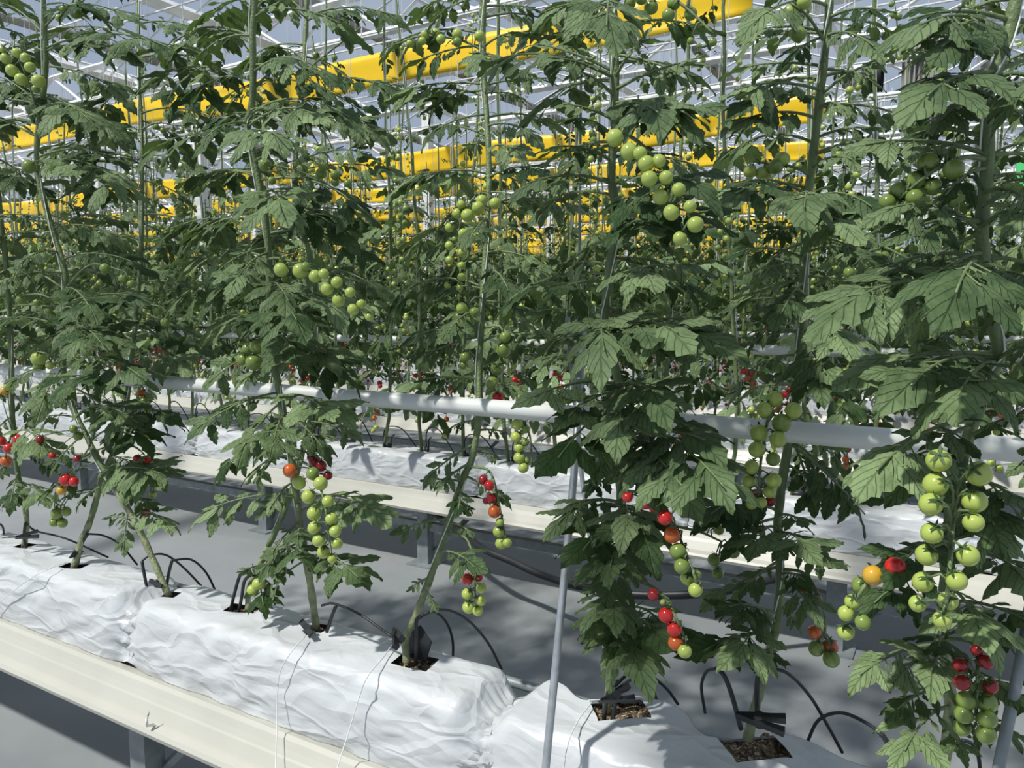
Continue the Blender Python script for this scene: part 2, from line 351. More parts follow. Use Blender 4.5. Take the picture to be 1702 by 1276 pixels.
def bag_mesh(L, holes, seed, hi=True):
    """a film sleeve full of substrate: rounded block, gathered at both ends, creased, with cut planting holes in its top"""
    r = np.random.default_rng(seed)
    nu, prof = (96, None) if hi else (26, None)
    u = list(np.linspace(0, L, nu))
    for (hx, hy, w, d, rot) in holes: u += [hx - w / 2, hx + w / 2]
    u = np.array(sorted(u))
    hw, H, rr = .098, .182, .035
    # profile, from the front foot over the top to the back foot (y, z)
    pr = [(-hw, .0)] + [(-hw - .006 * math.sin(math.pi * t), H * .74 * t) for t in np.linspace(.12, 1, 9 if hi else 3)]
    pr += [(-hw + rr * (1 - math.cos(a)), H - rr - .005 + rr * math.sin(a)) for a in np.linspace(.3, math.pi / 2, 5 if hi else 2)]
    yt = sorted(set(list(np.linspace(-hw + rr, hw - rr, 9 if hi else 3)[1:-1]) + [q for (hx, hy, w, d, rot) in holes for q in (hy - d / 2, hy + d / 2)]))
    pr += [(y, H - .004) for y in yt]
    pr += [(hw - rr * (1 - math.sin(a)), H - rr - .005 + rr * math.cos(a)) for a in np.linspace(0, math.pi / 2, 5 if hi else 2)]
    pr += [(hw + .004, H * .5), (hw, 0)]
    pr = np.array(pr); n = len(pr)
    V = []
    ph = r.uniform(0, 6.28, 12); fq = r.uniform(5, 34, 12)
    for x in u:
        e = min(x, L - x) / .06; e = min(1, max(0, e)); s = e * e * (3 - 2 * e)
        kz = .74 + .26 * s; ky = .80 + .20 * s
        for j, (y, z) in enumerate(pr):
            q = j / n
            zz = z * kz; yy = y * ky
            amp = .0040 + .006 * (1 - s)
            if hi:
                w = 0
                for i in range(12): w += math.sin(fq[i] * (x * (1 + .12 * i) + (z * 2.2 + y * .6) * (1 if i % 2 else -1.6)) + ph[i]) * (1.0 / (1 + i * .35))
                w = 1 - abs(w) * .8 if q < .4 else w * .35
                end = math.sin(75 * q + ph[0] + 9 * x) * (1 - s) * 1.1
                dz = amp * (w + end)
                if q < .42: yy -= dz * 1.1; 
                zz += dz * (.55 if q > .3 else .1)
                if j == 0 or j == n - 1: zz = max(0, dz * .5)
            V.append([x, yy, max(zz, 0)])
    V = np.array(V)
    for (hx, hy, w, d, rot) in holes:                               # turn the film round each cut
        dx = V[:, 0] - hx; dy = V[:, 1] - hy; wgt = np.exp(-((dx / (w * 1.1)) ** 2 + (dy / (d * 1.1)) ** 2) ** 2) * (V[:, 2] > .08)
        a = rot * wgt; V[:, 0] = hx + dx * np.cos(a) - dy * np.sin(a); V[:, 1] = hy + dx * np.sin(a) + dy * np.cos(a)
        rim = np.exp(-(((np.hypot(dx, dy)) - .05) / .02) ** 2) * wgt; V[:, 2] += .004 * rim
    F = []
    for i in range(len(u) - 1):
        for j in range(n - 1):
            xm = (u[i] + u[i + 1]) / 2; ym = (pr[j][0] + pr[j + 1][0]) / 2; top = pr[j][1] > H - .03 and pr[j + 1][1] > H - .03
            if top and any(abs(xm - hx) < w / 2 and abs(ym - hy) < d / 2 for (hx, hy, w, d, rot) in holes): continue
            F.append([i * n + j, (i + 1) * n + j, (i + 1) * n + j + 1, i * n + j + 1])
    F.append(list(range(n))); F.append([(len(u) - 1) * n + j for j in range(n)][::-1])
    m = MB(); m.add(V, F); return m
def soil_mesh(w, d, seed):
    r = np.random.default_rng(seed); n = 12; v = []
    for i in range(n + 1):
        for j in range(n + 1): v.append(((i / n - .5) * w * 1.3, (j / n - .5) * d * 1.3, r.uniform(-.005, .006)))
    m = MB(); m.add(v, [[i * (n + 1) + j, (i + 1) * (n + 1) + j, (i + 1) * (n + 1) + j + 1, i * (n + 1) + j + 1] for i in range(n) for j in range(n)]); return m
BZ = .42
# joints between the near bags, and the root places of the near vines (photo pixels on the bag top)
def bx(px, py, Y=1.14): return at(px, py, Y)[0]
JL, JR = bx(213, 1117), bx(795, 1245)
roots = {'P0': (42, 908), 'P1': (124, 943), 'P2': (283, 990), 'P3': (405, 1015), 'P4': (528, 1045), 'P5': (690, 1103), 'P6': (1030, 1182), 'P7': (1255, 1240)}
rootp = {k: atz(x, y, BZ + .175) for k, (x, y) in roots.items()}
bags = [(JL - 1.06, JL - .008, ['P0', 'P1'], 'white substrate bag at the left end of the near gutter'),
        (JL, JR - .006, ['P2', 'P3', 'P4', 'P5'], 'white substrate bag carrying four vines on the near gutter, creased front'),
        (JR, JR + 1.07, ['P6', 'P7'], 'white substrate bag on the near gutter behind the leaning steel pole'),
        (JR + 1.075, JR + 1.6, [], 'white substrate bag at the right end of the near gutter'), (JL - 2.1, JL - 1.07, [], 'white substrate bag beyond the left end of the near gutter')]
YB = 1.236
holesz = {'P0': (.05, .045, .3), 'P1': (.075, .04, .35), 'P2': (.042, .036, .4), 'P3': (.085, .05, .35), 'P4': (.05, .045, .2), 'P5': (.085, .06, .15), 'P6': (.10, .075, .75), 'P7': (.10, .08, .8)}
for i, (x0, x1, pl, lab) in enumerate(bags):
    hs = []
    for p in pl:
        q = rootp[p]; w, d, rot = holesz[p]; hs.append((max(.04, q[0] - x0), min(.045, max(-.035, q[1] - YB)), w, d, rot))
    root = empty('grow_bag', (x0, YB, BZ), lab, 'grow bag', 'white bags on the near gutter')
    link('film_sleeve', bag_mesh(x1 - x0, hs, 40 + i).mesh('film_sleeve', M_BAG), root)
    for (hx, hy, w, d, rot) in hs:
        o = link('substrate', soil_mesh(w, d, abs(int(hx * 1000))).mesh('substrate', M_SOIL), root, (hx, hy, .163)); o.rotation_euler.z = rot; o['kind'] = 'stuff'
far_bag = [bag_mesh(1.04, [], 90 + i, False).mesh('grow_bag', M_BAG) for i in range(3)]
hi_bag = [bag_mesh(1.04, [], 70 + i).mesh('grow_bag', M_BAG) for i in range(3)]
for k in range(2, 8):
    Y = YB + (k - 1) * ROW; n = int((2.15 * Y + 1.2) / 1.05) + 1
    lab = {2: 'white substrate bag on the second gutter beyond the aisle', 3: 'white substrate bag on the third gutter, behind the second row'}.get(k, 'white substrate bag in the %s row, among far vines' % ORD[k - 1])
    for j in range(n):
        o = link('grow_bag', (hi_bag if k < 4 else far_bag)[(j + k) % 3], None, (.95 + .1 * k - 1.05 * (j + 1) - .2 * (k % 2), Y, BZ))
        tag(o, lab, 'grow bag', {2: 'white bags on the second gutter', 3: 'white bags on the third gutter'}.get(k, 'white bags on the %s gutter' % ORD[k - 1]))
for k in range(8, NROW):
    Y = YB + (k - 1) * ROW; b = MB(); L = 2.2 * Y + 3; n = int(L / 1.05)
    for j in range(n): b.box((1.6 - 1.05 * (j + 1), -.1, 0), (1.6 - 1.05 * j - .03, .1, .15))
    o = link('grow_bag', b.mesh('bag_run', M_BAG, False), None, (0, Y, BZ)); tag(o, 'white bags of the %s row hidden low behind the vines' % ORD[k - 1], 'grow bag', None, 'stuff')

def pipe(k, pts, r, label, mat=M_PIPE):
    m = MB(); P = np.array(pts); m.tube(P - P[0], r, 20); o = link('heating_pipe', m.mesh('heating_pipe', mat), None, P[0]); tag(o, label, 'pipe', 'white pipes through the rows')
q = [(277, 641.5), (733, 672.5), (1250, 706), (1567, 733)]
YP = 1.33
zs = [at(x, y, YP)[2] for x, y in q]; zp = sum(zs) / len(zs)
pipe(1, [(-4.6, YP, zp), (0.9, YP, zp)], .0185, 'thick white pipe crossing the near vines at mid height')
for k in range(2, 13):
    Y = YP + (k - 1) * ROW; yy = {2: 582, 3: 557, 4: 543.5}.get(k)
    z = at(1300, yy, Y)[2] if yy else HC - .18
    lab = {2: 'white pipe of the second row, just above the near pipe', 3: 'white pipe of the third row, second above the near pipe'}.get(k, 'white pipe of the %s row among dense far leaves' % ORD[k - 1])
    pipe(k, [(-2.3 * Y - 3, Y, z), (2.3, Y, z)], .02, lab)

# crop wires over the rows
for k in range(3, NROW):
    Y = YP + (k - 1) * ROW; L = 2.35 * Y + 3; m = MB()
    for dy, dz in ((-.16, 0), (.16, .03)): m.tube([(0, dy, dz), (-L, dy, dz)], .012, 5)
    for a in range(int(L / 2.4)): m.bar((-.6 - 2.4 * a, -.2, .01), (-.6 - 2.4 * a, .2, .01), .02); m.bar((-.6 - 2.4 * a, 0, .01), (-.6 - 2.4 * a, 0, 5.5 - 4.38), .012)
    o = link('crop_wire', m.mesh('crop_wire', M_WHITE, False), None, (1.6, Y, 4.38)); tag(o, 'pair of thin white crop wires hung high over the %s row' % ORD[k - 1], 'crop wire', 'white crop wires over the rows')
# yellow sticky tape hung over the rows
tape = [(6.9, 4.0, .35), (10.6, 3.78, .37), (14.3, 3.98, .34), (18.0, 4.0, .36), (21.7, 4.04, .36), (25.4, 4.0, .36), (29.1, 3.98, .36), (32.8, 3.95, .36), (36.5, 3.95, .36), (40, 3.9, .36)]
names = ['nearest and highest yellow sticky tape stretched across the upper left', 'second yellow sticky tape, below the highest one', 'third yellow sticky tape from the top',
         'fourth yellow sticky tape from the top'] + ['%s yellow sticky tape from the top, low above the far vines' % ORD[k] for k in range(4, 10)]
for i, (Y, z, h) in enumerate(tape):
    xe = at(1250, 12, 6.9)[0] if i == 0 else -.155 * Y
    L = 2.35 * Y; n = int(L / .25); v = []; rr = random.Random(i)
    for a in range(n + 1):
        x = -a * L / n; sag = .05 * math.sin(x * .45 + i) + .03 * math.sin(x * 1.3 + 2 * i)
        for b in range(7):
            t = b / 6; v.append((x, .008 * math.sin(x * 1.3 + 6 * t) + .005 * math.sin(9 * t + x * .8), (t - .5) * h * (1 + .07 * math.sin(x * .8)) + sag))
    f = [[a * 7 + b, a * 7 + b + 1, (a + 1) * 7 + b + 1, (a + 1) * 7 + b] for a in range(n) for b in range(6)]
    m = MB(); m.add(v, f)
    o = link('sticky_tape', m.mesh('sticky_tape', M_YELLOW), None, (xe, Y, z)); tag(o, names[i], 'sticky tape', 'yellow sticky tapes over the rows')
    sm = o.modifiers.new('film', 'SOLIDIFY'); sm.thickness = .002

# ------------------------------------------------------------------ leaves and fruit
def leaflet(Lf, Wd, r, ns=13, across=(-1, -.5, 0, .5, 1)):
    u = np.linspace(0, 1, ns); k = r.choice([3.5, 4, 4.5, 5]); ph = r.uniform(-.15, .15)
    base = np.sin(np.pi * np.clip(u, 0, 1) ** .70) ** .75
    base *= (1 - .35 * u)
    saw = np.abs(((u * k + ph) % 1) - .45) / .55
    lob = 1 - .36 * saw ** 1.3
    w = Wd * base * lob * 1.15; w[-1] = 0; w[0] = .12 * Wd
    v, uv = [], []
    dr = r.uniform(.10, .45); fold = r.uniform(.1, .4); tw = r.uniform(-.5, .5); p2 = r.uniform(0, 6.28); cur = r.uniform(-.12, .12)
    for i, uu in enumerate(u):
        for c in across:
            a = abs(c)
            x = Lf * (uu + .10 * a ** 1.5 * math.sin(math.pi * uu) - (.06 * a if uu < .15 else 0))
            y = c * w[i] + Lf * cur * uu * uu
            z = -Lf * dr * uu * uu - fold * w[i] * a ** 1.6 + tw * y * uu + .10 * Wd * math.sin(9 * uu + p2 + c * 1.5) * a + .05 * Wd * math.sin(19 * uu + c * 4 + p2)
            v.append((x, y, z)); uv.append((uu, c * (w[i] / Wd if Wd else 0) * .9))
    n = len(across)
    f = [[i * n + j, (i + 1) * n + j, (i + 1) * n + j + 1, i * n + j + 1] for i in range(ns - 1) for j in range(n - 1)]
    return np.array(v), f, np.array(uv)
def build_leaf(B, T, r, facing=(0, 0, 1), lod=0, big=1.0):
    """one compound tomato leaf from stem point B to tip T: arching rachis, paired lobed leaflets, small ones between"""
    B = np.asarray(B, float); T = np.asarray(T, float); D = T - B; L = np.linalg.norm(D) + 1e-6
    horiz = math.hypot(D[0], D[1]) / L
    Cc = B + D * .5 + np.array([0, 0, 1]) * L * r.uniform(.10, .26) * (.4 + .6 * horiz) + nr.normal(0, .03, 3) * L
    bez = lambda t: (1 - t) ** 2 * B + 2 * t * (1 - t) * Cc + t * t * T
    tan = lambda t: 2 * (1 - t) * (Cc - B) + 2 * t * (T - Cc)
    m = MB(); k = 11 if lod == 0 else 5
    ts = np.linspace(0, .86, k)
    m.tube([bez(t) - B for t in ts], np.linspace(.0030 if lod < 2 else .004, .0011, k), 6 if lod == 0 else 3, 1, lod == 0)
    F = np.asarray(facing, float)
    spec = [(.70, .33, 0)]
    jit = lambda a: a * r.uniform(.85, 1.15)
    np_ = 3 if L < .21 or lod else 4 if L < .30 else 5
    for t, s in {3: ((.33, .16), (.52, .235), (.69, .22)), 4: ((.29, .15), (.44, .2), (.58, .21), (.70, .19)), 5: ((.26, .13), (.38, .17), (.50, .19), (.61, .18), (.71, .16))}[np_]:
        spec += [(t + r.uniform(-.03, .03), jit(s), 1), (t + r.uniform(-.03, .03), jit(s), -1)]
    if lod == 0:
        for t in (.29, .45, .63): spec += [(t + r.uniform(-.03, .03), jit(.085), 1), (t + r.uniform(-.03, .03), jit(.085), -1)]
    for t, s, sd in spec:
        p = bez(t); tg = tan(t); tg /= np.linalg.norm(tg)
        up = F + nr.normal(0, .24, 3); n = up - (up @ tg) * tg; n /= np.linalg.norm(n) + 1e-9; sv = np.cross(n, tg)
        if sd == 0: dr = tg + nr.normal(0, .05, 3)
        else:
            a = r.uniform(.85, 1.2); dr = math.cos(a) * tg + sd * math.sin(a) * sv + np.array([0, 0, -1]) * r.uniform(.12, .5)
        dr /= np.linalg.norm(dr); n2 = n + .25 * sd * -sv * 0 + np.array([0, 0, .2]); n2 -= (n2 @ dr) * dr; n2 /= np.linalg.norm(n2) + 1e-9; s2 = np.cross(n2, dr)
        Lf = min(L * s * big, .098 if sd == 0 else .080) if not lod else L * s; st = L * (.065 if s > .15 else .035) * (0 if sd == 0 else 1); q = p + dr * st
        if sd and lod == 0: m.tube([p - B, q - B + dr * Lf * .03], .0011, 4, 1, False)
        if lod == 0: v, f, uv = leaflet(Lf, Lf * r.uniform(.26, .33), r, 13 if s > .15 else 6, (-1, -.5, 0, .5, 1) if s > .15 else (-1, 0, 1))
        elif lod == 1: v, f, uv = leaflet(Lf, Lf * r.uniform(.26, .33), r, 10, (-1, 0, 1))
        else: v, f, uv = leaflet(Lf, Lf * r.uniform(.26, .33), r, 6, (-1, 0, 1))
        m.add(q - B + v[:, :1] * dr + v[:, 1:2] * s2 + v[:, 2:] * n2, f, 0, uv)
    return m
def fruit_mesh(name, mat, nu=16, nv=10, calyx=True):
    m = MB(); v = [(0, 0, .86)]
    for i in range(1, nv):
        a = math.pi * i / nv
        for j in range(nu):
            b = 2 * math.pi * j / nu; s = math.sin(a); z = math.cos(a)
            v.append((s * math.cos(b), s * math.sin(b), z * .98 - .12 * math.exp(-(a / .35) ** 2)))
    v.append((0, 0, -.98))
    f = [[0, 1 + j, 1 + (j + 1) % nu] for j in range(nu)]
    for i in range(nv - 2): f += [[1 + i * nu + j, 1 + (i + 1) * nu + j, 1 + (i + 1) * nu + (j + 1) % nu, 1 + i * nu + (j + 1) % nu] for j in range(nu)]
    e = 1 + (nv - 2) * nu; f += [[e + j, e + nu, e + (j + 1) % nu] for j in range(nu)]
    m.add(v, f, 0)
    if calyx:
        for k in range(5):
            a = 2 * math.pi * k / 5 + .2; c, s = math.cos(a), math.sin(a); px, py = -s, c; sp = []
            for (d, w, z) in ((.02, .10, .93), (.35, .15, 1.0), (.72, .10, .93 + .12 * (k % 2)), (1.0, .01, .86 + .3 * (k % 3) * .5)):
                sp += [(c * d + px * w, s * d + py * w, z), (c * d - px * w, s * d - py * w, z)]
            m.add(sp, [[0, 1, 3, 2], [2, 3, 5, 4], [4, 5, 7, 6]], 1)
        m.tube([(0, 0, .88), (.02, 0, 1.1), (.05, .02, 1.35)], [.09, .06, .05], 5, 1)
    return m.mesh(name, [mat, M_CALYX])
FM = {c: fruit_mesh('tomato', m) for c, m in FR.items()}

def stem_mesh(P, r0, r1, seg=8):
    m = MB(); k = len(P); R = np.linspace(r0, r1, k) * (1 + .10 * np.sin(np.arange(k) * 1.9)); c = max(2, k // 5); m.tube(P[:c + 1], R[:c + 1], seg, 1); m.tube(P[c:], R[c:], seg, 0); return m

class Vine:
    """a near tomato vine: stem, support string, leaves and fruit trusses traced on its own plane(s) across the row"""
    def __init__(s, label, path, Yroot, Ytop, r0=.010, r1=.0075):
        s.path = path; ys = [p[1] for p in path]; s.y0, s.y1 = max(ys), min(ys)
        s.Yf = lambda y: Yroot + (Ytop - Yroot) * min(1, max(0, (s.y0 - y) / 1000.0))
        P = spline([at(x, y, s.Yf(y)) for x, y in path], 6); s.P = P
        s.root = empty('tomato_plant', P[0], label, 'tomato plant', 'tomato vines on the near gutter')
        o = link('stem', stem_mesh(P - P[0], r0 * .86, r1 * .92).mesh('stem', [M_STEM, M_STEM_OLD]), s.root); s.base = P[0]
        s.px = sorted((p[1], p[0]) for p in path)
        k = max(3, len(P) // 3); top = P[-1] + np.array([0, .0, 1.4]); Q = []
        for i in range(2, len(P), 2):
            a = i * .22; Q.append(P[i] + np.array([math.cos(a) * .0075, math.sin(a) * .0075 - .003, 0]))
        Q.append(P[-1] + np.array([0, 0, .8])); t = MB(); t.tube(np.array(Q) - P[0], .0011, 5)
        tag(link('support_string', t.mesh('support_string', M_STRING), s.root), 'thin white string beside the stem')
    def sx(s, y): return float(np.interp(y, [a for a, b in s.px], [b for a, b in s.px]))
    def leaf(s, y, tx, ty, dY=-.1, big=1.0, face=None):
        r = random.Random(int(y * 7 + tx * 13 + ty * 3)); Y = s.Yf(y)
        B = at(s.sx(y), y, Y); T = at(tx, ty, max(.55, Y + dY))
        if face is None:
            tc = CAM - B; tc /= np.linalg.norm(tc); face = np.array([0, 0, .80]) + tc * r.uniform(.25, .6) * np.array([1, 1, 0])
        m = build_leaf(B, T, r, face, 0, big)
        return link('leaf', m.mesh('leaf', [M_LEAF, M_STEM]), s.root, B - s.base)
    def truss(s, ped, fruits, dY=-.06, look=0.0):
        """ped: pixel path of the fruit stalk; fruits: (px, py, radius px, colour)"""
        n = len(ped); yb = ped[0][1]; Y0 = s.Yf(min(max(yb, s.y1), s.y0))
        Pp = spline([at(x, y, Y0 + dY * min(1, (i / max(1, n - 1)) * 1.6)) for i, (x, y) in enumerate(ped)], 5)
        m = MB(); m.tube(Pp - Pp[0], np.linspace(.0032, .0018, len(Pp)), 6)
        root = link('fruit_truss', None, s.root, Pp[0] - s.base); todo = []
        for i, (x, y, rp, c) in enumerate(fruits):
            r = random.Random(int(x * 31 + y * 17)); Yc = Y0 + dY + (r.uniform(-.012, .012)); C = at(x, y, Yc); R = rp * depth(C) / FPX
            d = np.linalg.norm(Pp - C, axis=1); hi = [j for j in range(len(Pp))]; j = int(np.argmin(d + .8 * np.maximum(0, C[2] + R * .6 - Pp[:, 2])))
            A = Pp[j]; ax = A - C; ln = np.linalg.norm(ax); ax = ax / (ln + 1e-9) + np.array([0, 0, .75]) + np.array([r.uniform(-.25, .25), r.uniform(-.25, .25), 0])
            if look: tc = CAM - C; ax = ax * (1 - look) + look * tc / np.linalg.norm(tc)
            ax /= np.linalg.norm(ax); topp = C + ax * R * 1.05
            mid = (A + topp) / 2 + np.array([0, 0, .004]) + ax * .004
            m.tube([A - Pp[0], mid - Pp[0], topp + ax * R * .2 - Pp[0]], [.0014, .0015, .0012], 5)
            todo.append((C, R, ax, c, r))
        bpy.data.objects.remove(root); root = link('fruit_truss', m.mesh('fruit_truss', M_STEM), s.root, Pp[0] - s.base)
        for C, R, ax, c, r in todo:
            o = link('tomato', FM[c], root, C - Pp[0]); q = Vector(ax).to_track_quat('Z', 'Y'); o.rotation_mode = 'QUATERNION'
            o.rotation_quaternion = q @ Matrix.Rotation(r.uniform(0, 6.28), 3, 'Z').to_quaternion(); e = r.uniform(.96, 1.06); o.scale = (R, R, R * e)
# ------------------------------------------------------------------ the near vines (paths, leaves and fruit as traced, each on its vine's own plane)
V0 = Vine('tomato vine at the far left end of the near gutter, low red fruit', [(40, 910), (44, 860), (30, 790), (25, 730), (20, 680), (18, 560), (10, 440), (-5, 300), (-15, 120), (-20, -30)], rootp['P0'][1], 1.16)
V0.fill = [(690,-30,740,-.1),(720,85,762,-.1),(760,-20,800,-.1),(785,15,850,-.1),(800,80,838,-.05),(835,-15,870,.05),(650,60,720,.05),(640,-40,700,-.1),(590,60,560,.1),(560,-60,560,-.1),(745,110,790,.1),(470,50,500,.1)]
V1 = Vine('tomato vine with a thin dark stem behind the two left vines', [(122, 946), (135, 900), (150, 865), (172, 790), (200, 720), (218, 610), (228, 500), (235, 400), (236, 250), (231, 120), (228, -30)], rootp['P1'][1], 1.60, .011, .006)
V1.fill = [(30,310,60,.1),(120,335,185,-.05),(150,150,150,.05),(200,310,238,.1),(215,160,240,.05),(300,330,350,.1),(310,150,330,.1),(370,330,420,.1),(400,140,430,.05),(470,325,480,.05),(480,150,520,.1),(560,310,575,.05),(600,320,625,-.05),(640,150,640,.05),(690,295,705,-.1),(740,130,765,-.1),(800,290,830,-.1),(815,90,838,-.05),(700,140,700,-.05),(760,240,790,-.1)]
V2 = Vine('tomato vine of the left, thick stem rising beside green clusters at the top left', [(281, 992), (250, 920), (222, 862), (178, 790), (142, 722), (113, 657), (105, 600), (107, 500), (108, 450), (85, 375), (62, 282), (65, 200), (75, 130), (75, 60), (70, -30)], rootp['P2'][1], 1.20)
V2.fill = [(30,165,8,-.05),(60,-40,20,0),(80,325,105,-.05),(85,250,100,.05),(175,-60,170,-.1),(195,170,225,-.15),(230,-40,250,.05),(275,240,342,-.1),(285,5,322,-.15),(295,190,285,.1),(365,-60,380,-.1),(380,215,405,.1),(455,-40,495,-.2),(480,170,548,-.12),(505,255,500,0),(545,275,545,.05),(545,-30,545,-.05),(600,-10,650,-.15),(610,60,690,-.2),(612,265,655,-.12),(640,200,705,.05),(662,150,650,-.2),(690,250,722,-.05),(695,40,708,-.05),(720,75,790,-.1),(735,272,750,-.05),(765,60,835,-.05),(785,285,795,-.05),(800,120,845,-.05),(825,265,850,0),(848,205,928,-.05),(855,285,882,-.05),(870,170,862,-.02),(420,20,450,-.15),(330,150,360,.1),(560,190,600,-.15)]
V3 = Vine('tomato vine on a short pale stub with two green tomatoes, thin stem rising behind', [(412, 1014), (415, 975), (440, 920), (480, 830), (515, 690), (525, 540), (518, 440), (500, 367), (490, 285), (500, 180), (508, 60), (510, -30)], rootp['P3'][1], 1.58, .0085, .007)
V3.fill = [(35,600,20,0),(25,430,10,.05),(95,590,140,.1),(100,440,90,.05),(140,640,222,.1),(170,405,190,.05),(190,660,232,.1),(250,400,272,.1),(270,640,262,.1),(320,400,350,.05),(350,640,372,.1),(380,440,420,.1),(400,640,430,.1),(450,420,470,.1),(470,640,475,.1),(520,620,520,.05),(540,430,560,.05),(590,620,605,0),(600,400,640,0),(650,592,680,-.05),(700,600,730,0),(925,470,965,-.08),(940,400,955,-.08),(950,440,1020,-.1),(915,520,930,-.1)]
V4 = Vine('tomato vine of the centre left, thick stem with lit grey-green leaves below the pipe', [(526, 1046), (515, 965), (500, 875), (490, 800), (478, 720), (462, 640), (450, 545), (445, 400), (428, 290), (411, 212), (418, 180), (421, 125), (420, 60), (426, -30)], rootp['P4'][1], 1.17)
V4.fill = [(30,485,-5,0),(60,315,108,-.05),(75,335,60,.05),(120,545,150,-.1),(135,300,178,.05),(150,490,100,.05),(205,335,238,-.15),(212,545,205,-.1),(190,612,218,0),(225,480,235,-.2),(290,340,305,.05),(300,645,392,.02),(330,470,382,-.25),(345,560,380,.05),(370,300,420,0),(390,570,405,.05),(412,335,478,-.15),(420,375,492,-.2),(430,290,455,.05),(500,565,450,.05),(508,600,548,-.15),(520,500,548,-.25),(530,380,548,-.1),(545,400,545,-.1),(550,565,620,-.05),(590,600,640,0),(582,330,652,-.1),(608,385,645,-.1),(610,560,600,.05),(652,305,730,-.2),(660,560,716,-.2),(668,385,772,-.22),(662,350,690,-.1),(690,552,768,-.02),(720,345,795,-.05),(735,560,730,.05),(760,400,805,.05),(800,440,860,-.1),(822,300,872,-.15),(825,420,862,-.1),(835,655,872,-.08),(850,600,852,.02),(865,440,935,-.1),(880,495,905,-.1),(900,420,965,-.12),(925,612,978,-.1),(930,560,955,-.05),(930,425,1000,-.05),(690,450,760,-.2),(480,490,520,-.2),(560,500,620,-.2)]
V5 = Vine('tomato vine of the centre with a pale leaning lower stem, growing behind the pipe', [(676, 1103), (675, 1060), (690, 1025), (715, 960), (745, 872), (770, 795), (785, 760), (796, 690), (797, 600), (804, 470), (812, 340), (812, 250), (806, 150), (803, 60), (806, -30)], rootp['P5'][1], 1.55, .010, .007)
V5.fill = [(-5,705,45,0),(10,905,15,.05),(75,662,116,-.08),(78,905,66,-.05),(95,830,125,-.25),(140,640,162,0),(142,925,132,.05),(150,700,190,.05),(155,885,172,.05),(190,705,228,-.1),(210,905,242,-.05),(235,760,255,.05),(250,875,265,-.1),(290,638,330,-.1),(295,912,292,-.1),(320,885,345,0),(330,720,382,.05),(340,880,352,.05),(400,690,430,.05),(420,905,442,0),(430,720,472,.05),(480,700,505,.05),(500,900,522,.05),(522,735,572,-.2),(545,665,572,-.1),(560,690,602,-.02),(570,900,562,0),(618,672,682,-.05),(630,690,632,-.1),(640,880,655,0),(700,735,722,0),(715,852,722,.05),(738,695,808,-.1),(750,835,765,.05),(770,720,822,-.1),(790,852,840,0),(800,700,800,-.05),(830,790,855,0),(862,650,888,-.1),(868,790,892,-.02),(918,800,955,-.1),(980,728,1018,-.02),(960,675,985,-.05),(810,760,860,-.1),(450,850,500,-.15),(365,770,420,-.15)]
V6 = Vine('tomato vine beside the leaning steel pole, long lit cluster of green fruit near the top', [(1008, 1180), (1018, 1110), (1030, 1040), (1045, 930), (1036, 860), (1030, 800), (1029, 660), (1020, 600), (1005, 540), (1010, 470), (1024, 370), (1016, 290), (1021, 220), (1022, 100), (1018, -30)], rootp['P6'][1], 1.14)
V6.fill = [(0,1008,70,-.25),(10,880,32,-.1),(5,1150,-15,0),(62,930,60,.05),(120,870,70,-.05),(130,900,95,-.15),(128,780,120,.1),(130,1090,62,-.1),(150,1185,98,-.05),(172,1180,182,-.15),(205,1172,228,-.15),(180,1110,200,-.2),(160,930,112,-.1),(200,920,172,-.05),(228,925,205,-.15),(240,920,292,-.05),(300,865,302,-.1),(268,895,250,-.15),(306,838,322,-.15),(330,1085,345,-.2),(362,1180,320,-.2),(372,1225,395,-.1),(395,1100,405,-.2),(430,1110,440,.05),(440,930,440,.05),(470,920,485,-.2),(475,1100,478,-.2),(460,1185,445,0),(515,940,552,.0),(540,870,525,-.1),(552,1095,575,-.25),(566,1150,572,-.25),(562,1195,552,-.1),(565,1235,592,-.15),(560,1010,618,-.3),(600,880,605,.05),(638,862,672,-.22),(642,1125,672,-.25),(650,930,708,-.2),(655,1090,712,-.22),(665,905,792,-.28),(668,1030,748,-.25),(700,985,808,-.1),(712,1060,765,.02),(722,1235,855,-.3),(728,1165,852,-.28),(728,1200,742,-.2),(720,1085,832,-.25),(838,905,892,-.2),(835,930,845,-.15),(848,1080,915,-.25),(850,1040,892,-.25),(860,955,935,-.25),(900,1100,965,-.05),(930,1085,955,-.05),(945,1000,1005,-.2),(960,965,960,-.15),(1000,982,1045,-.22),(1000,1020,1045,-.25),(1010,1110,1048,-.12),(1042,1065,1125,-.25),(1040,1018,1088,-.2),(1045,1102,1092,-.25),(780,970,830,-.1),(880,1010,960,-.25),(250,1110,270,-.1),(90,1150,130,.0),(510,1060,545,.05)]
V7 = Vine('tomato vine right of the steel pole, big green cluster hanging over the pipe', [(1242, 1232), (1258, 1165), (1270, 1120), (1290, 1035), (1297, 960), (1293, 880), (1300, 800), (1324, 660), (1330, 560), (1337, 430), (1340, 350), (1350, 270), (1364, 150), (1376, 40), (1380, -30)], rootp['P7'][1], 1.46)
